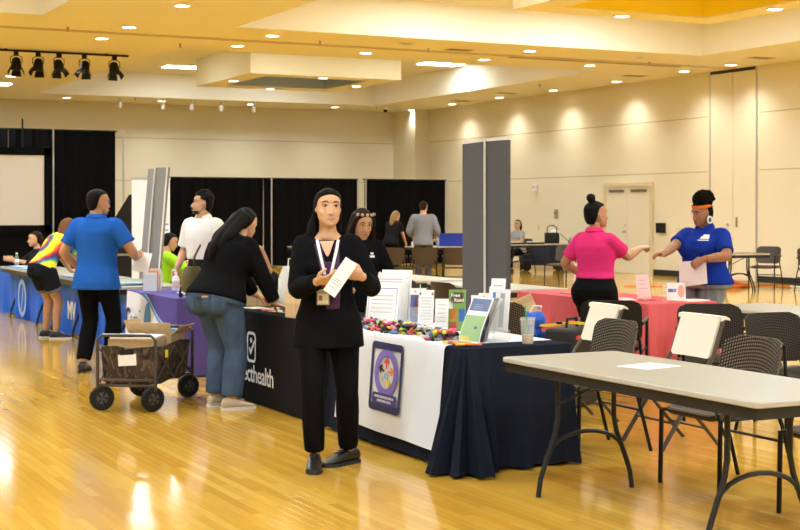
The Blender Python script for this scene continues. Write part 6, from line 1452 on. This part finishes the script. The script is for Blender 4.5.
# stack of dark stage steps behind the wide drape seating
# ------------------------------------------------------------------ the wagon in the left foreground
cx0, cy0 = 3.36, 11.24
t = thing('folding_wagon', 'camouflage fabric folding wagon loaded with cardboard boxes', 'wagon', (cx0, cy0, 0), R(-37))
def camo():
    m = bpy.data.materials.new('camo_canvas'); m.use_nodes = True; N, L = nt(m); b = N['Principled BSDF']; b.inputs['Roughness'].default_value = .85
    tc = N.new('ShaderNodeTexCoord'); mp = N.new('ShaderNodeMapping'); mp.inputs['Scale'].default_value = (7, 7, 4); L.new(tc.outputs['Object'], mp.inputs[0])
    nz = N.new('ShaderNodeTexNoise'); nz.inputs['Scale'].default_value = 1.6; nz.inputs['Detail'].default_value = 6; nz.inputs['Distortion'].default_value = 1.6; L.new(mp.outputs[0], nz.inputs['Vector'])
    rp = N.new('ShaderNodeValToRGB'); cr = rp.color_ramp; cr.elements[0].color = (.008, .006, .005, 1); cr.elements[1].color = (.42, .36, .28, 1)
    for p, c in ((.40, (.012, .009, .007)), (.48, (.07, .045, .03)), (.55, (.035, .02, .014)), (.60, (.16, .11, .075)), (.68, (.05, .035, .025))):
        e = cr.elements.new(p); e.color = (*c, 1)
    L.new(nz.outputs['Fac'], rp.inputs[0]); L.new(rp.outputs[0], b.inputs['Base Color']); return m
M_CAMO = camo(); W_, L2 = .44, .84; zb, zt_ = .20, .50
rr = []
for z, g in ((zb, .03), (zb+.1, .01), (zt_-.03, 0), (zt_, 0)): rr.append([(sx*(W_/2-g), sy*(L2/2-g), z+.012*math.sin(k*2.1)) for k, (sx, sy) in enumerate(((-1, -1), (-.5, -1.01), (0, -1), (.5, -1.01), (1, -1), (1.01, -.5), (1, 0), (1.01, .5), (1, 1), (.5, 1.01), (0, 1), (-.5, 1.01), (-1, 1), (-1.01, .5), (-1, 0), (-1.01, -.5)))])
rr += [[(p[0]*.96, p[1]*.97, p[2]) for p in rr[-1]], [(p[0]*.92, p[1]*.95, zb+.02) for p in rr[-1]]]
MB().rings(rr).build('canvas_tub', M_CAMO, t)
M_FRAMEG = mat('grey_brown_tube', (.085, .075, .065), .35, .5)
for sy in (-1, 1):
    MB().tube([(-W_/2-.02, sy*(L2/2+.025), .16), (-W_/2-.02, sy*(L2/2+.025), .56), (-W_/2+.02, sy*(L2/2+.025), .595), (W_/2-.02, sy*(L2/2+.025), .595), (W_/2+.02, sy*(L2/2+.025), .56), (W_/2+.02, sy*(L2/2+.025), .16)], .013, 10).build('end_frame', M_FRAMEG, t)
    MB().tube([(-W_/2-.02, sy*(L2/2+.025), .20), (W_/2+.02, sy*(L2/2+.025), .20)], .011).build('cross_bar', M_FRAMEG, t); MB().tube([(-W_/2-.02, sy*(L2/2+.025), .245), (W_/2+.02, sy*(L2/2+.025), .245)], .009).build('cross_bar', M_FRAMEG, t)
for sx in (-1, 1):
    x = sx*(W_/2+.012)
    for a, b_ in (((x, -L2/2, .22), (x, 0, .48)), ((x, 0, .48), (x, L2/2, .22)), ((x, -L2/2, .48), (x, 0, .22)), ((x, 0, .22), (x, L2/2, .48))): MB().tube([a, b_], .008).build('scissor_bar', M_FRAMEG, t)
    MB().bx(x-.006+.004*sx, x+.006+.004*sx, -.20, -.16, .40, .46).build('yellow_tag', mat('yellow_tag', (.80, .68, .03), .5), t, smooth=False)
for sx in (-1, 1):
    for sy in (-1, 1):
        wx, wy = sx*(W_/2-.01), sy*(L2/2+.01)
        sw = R(-48+6*sx); ax_ = (math.cos(sw), math.sin(sw), 0); A_ = Vector(ax_); c_ = Vector((wx, wy, .098)); B_ = Vector((-math.sin(sw), math.cos(sw), 0))
        mb = MB(); mb.lathe(c_-A_*.024, [(.05, 0), (.088, .0), (.098, .012), (.098, .036), (.088, .048), (.05, .048)], 24, ax_); wh = mb.build('wheel', M_BLACKPL, t)
        MB().lathe(c_-A_*.030, [(.012, 0), (.06, .008), (.06, .052), (.012, .06)], 16, ax_).build('hub', mat('hub_grey', (.05, .05, .055), .4), wh)
        for q in range(5):
            a = q*2*PI/5; d_ = B_*math.cos(a)+Vector((0, 0, 1))*math.sin(a)
            for e_ in (-1, 1): MB().tube([c_+A_*.027*e_+d_*.015, c_+A_*.027*e_+d_*.062], .007, 6).build('spoke', M_BLACK, wh)
        MB().tube([(wx, wy, .098), (wx, wy-.0, .18), (wx, wy, .21)], [.012, .022, .028]).build('fork', M_FRAMEG, t)
Mt = Matrix.Translation((0, -L2/2-.012, .40)) @ Matrix.Rotation(R(88), 4, 'X') @ Matrix.Rotation(R(4), 4, 'Z')
tg = sheet(Mt @ Matrix.Translation((.0, 0, 0)), .15, .09, 'paper_tag', M_WHITE, t, .002); sheet(Mt @ Matrix.Translation((0, .06, 0)), .11, .04, 'tag_flap', M_BLACKPL, t, .003)
M3_ = Matrix.Translation((cx0, cy0, 0)) @ Matrix.Rotation(R(-37), 4, 'Z')
def carton(name, label, x, y, z, w, d, h, rz, flaps=True, fill=None, m=None):
    p = M3_ @ Vector((x, y, z)); b = thing(name, label, 'box', p, R(-37+rz)); m = m or M_KRAFT; g = .006
    MB().bx(-w/2, w/2, -d/2, d/2, 0, g).build('base', m, b, smooth=False)
    for a in ((-w/2, -w/2+g, -d/2, d/2), (w/2-g, w/2, -d/2, d/2), (-w/2, w/2, -d/2, -d/2+g), (-w/2, w/2, d/2-g, d/2)): MB().bx(*a, g, h).build('side', m, b, smooth=False)
    if flaps:
        for (a, c, e) in (((-w/2, -d/2, h), (-w/2, d/2, h), Vector((-.05, 0, .11))), ((w/2, d/2, h), (w/2, -d/2, h), Vector((.09, 0, .07))), ((w/2, -d/2, h), (-w/2, -d/2, h), Vector((0, -.03, .10)))):
            a, c = Vector(a), Vector(c); n_ = (c-a).cross(e).normalized()*.005; mb = MB(); mb.prism([a, c, c+e, a+e], n_); mb.build('flap', m, b, smooth=False)
    if fill: MB().bx(-w/2+.01, w/2-.01, -d/2+.01, d/2-.01, h*.6, h+.012).build('contents', fill, b, smooth=False)
    return b
carton('cardboard_tray', 'shallow cardboard tray of printed papers on the front of the wagon', 0, -.20, .44, .37, .36, .12, 3, False, M_WHITE)
carton('cardboard_box', 'open cardboard box with raised flaps at the back of the wagon', .02, .20, .23, .36, .34, .33, 0, True)
pr = M3_ @ Vector((-.06, -.24, .573))
for k, (dx, dy, rz, c, n) in enumerate(((0, 0, 5, (.25, .42, .12), 'green and blue flyer lying on top of the wagon tray'), (.12, .06, -12, (.80, .79, .76), 'white flyer lying on top of the wagon tray'), (.02, .14, 20, (.70, .55, .45), 'peach flyer lying on top of the wagon tray'))):
    p = M3_ @ Vector((-.08+dx, -.30+dy, .574+.003*k)); b = thing('flyer', n, 'flyer', p, R(-37+rz)); MB().bx(-.10, .10, -.07, .07, 0, .002).build('sheet', mat('wf%d' % k, c, .5), b, smooth=False); MB().bx(-.08, .02, -.04, .03, .002, .0026).build('print_block', ink('wfb%d' % k, (.15, .3, .55)), b, smooth=False)
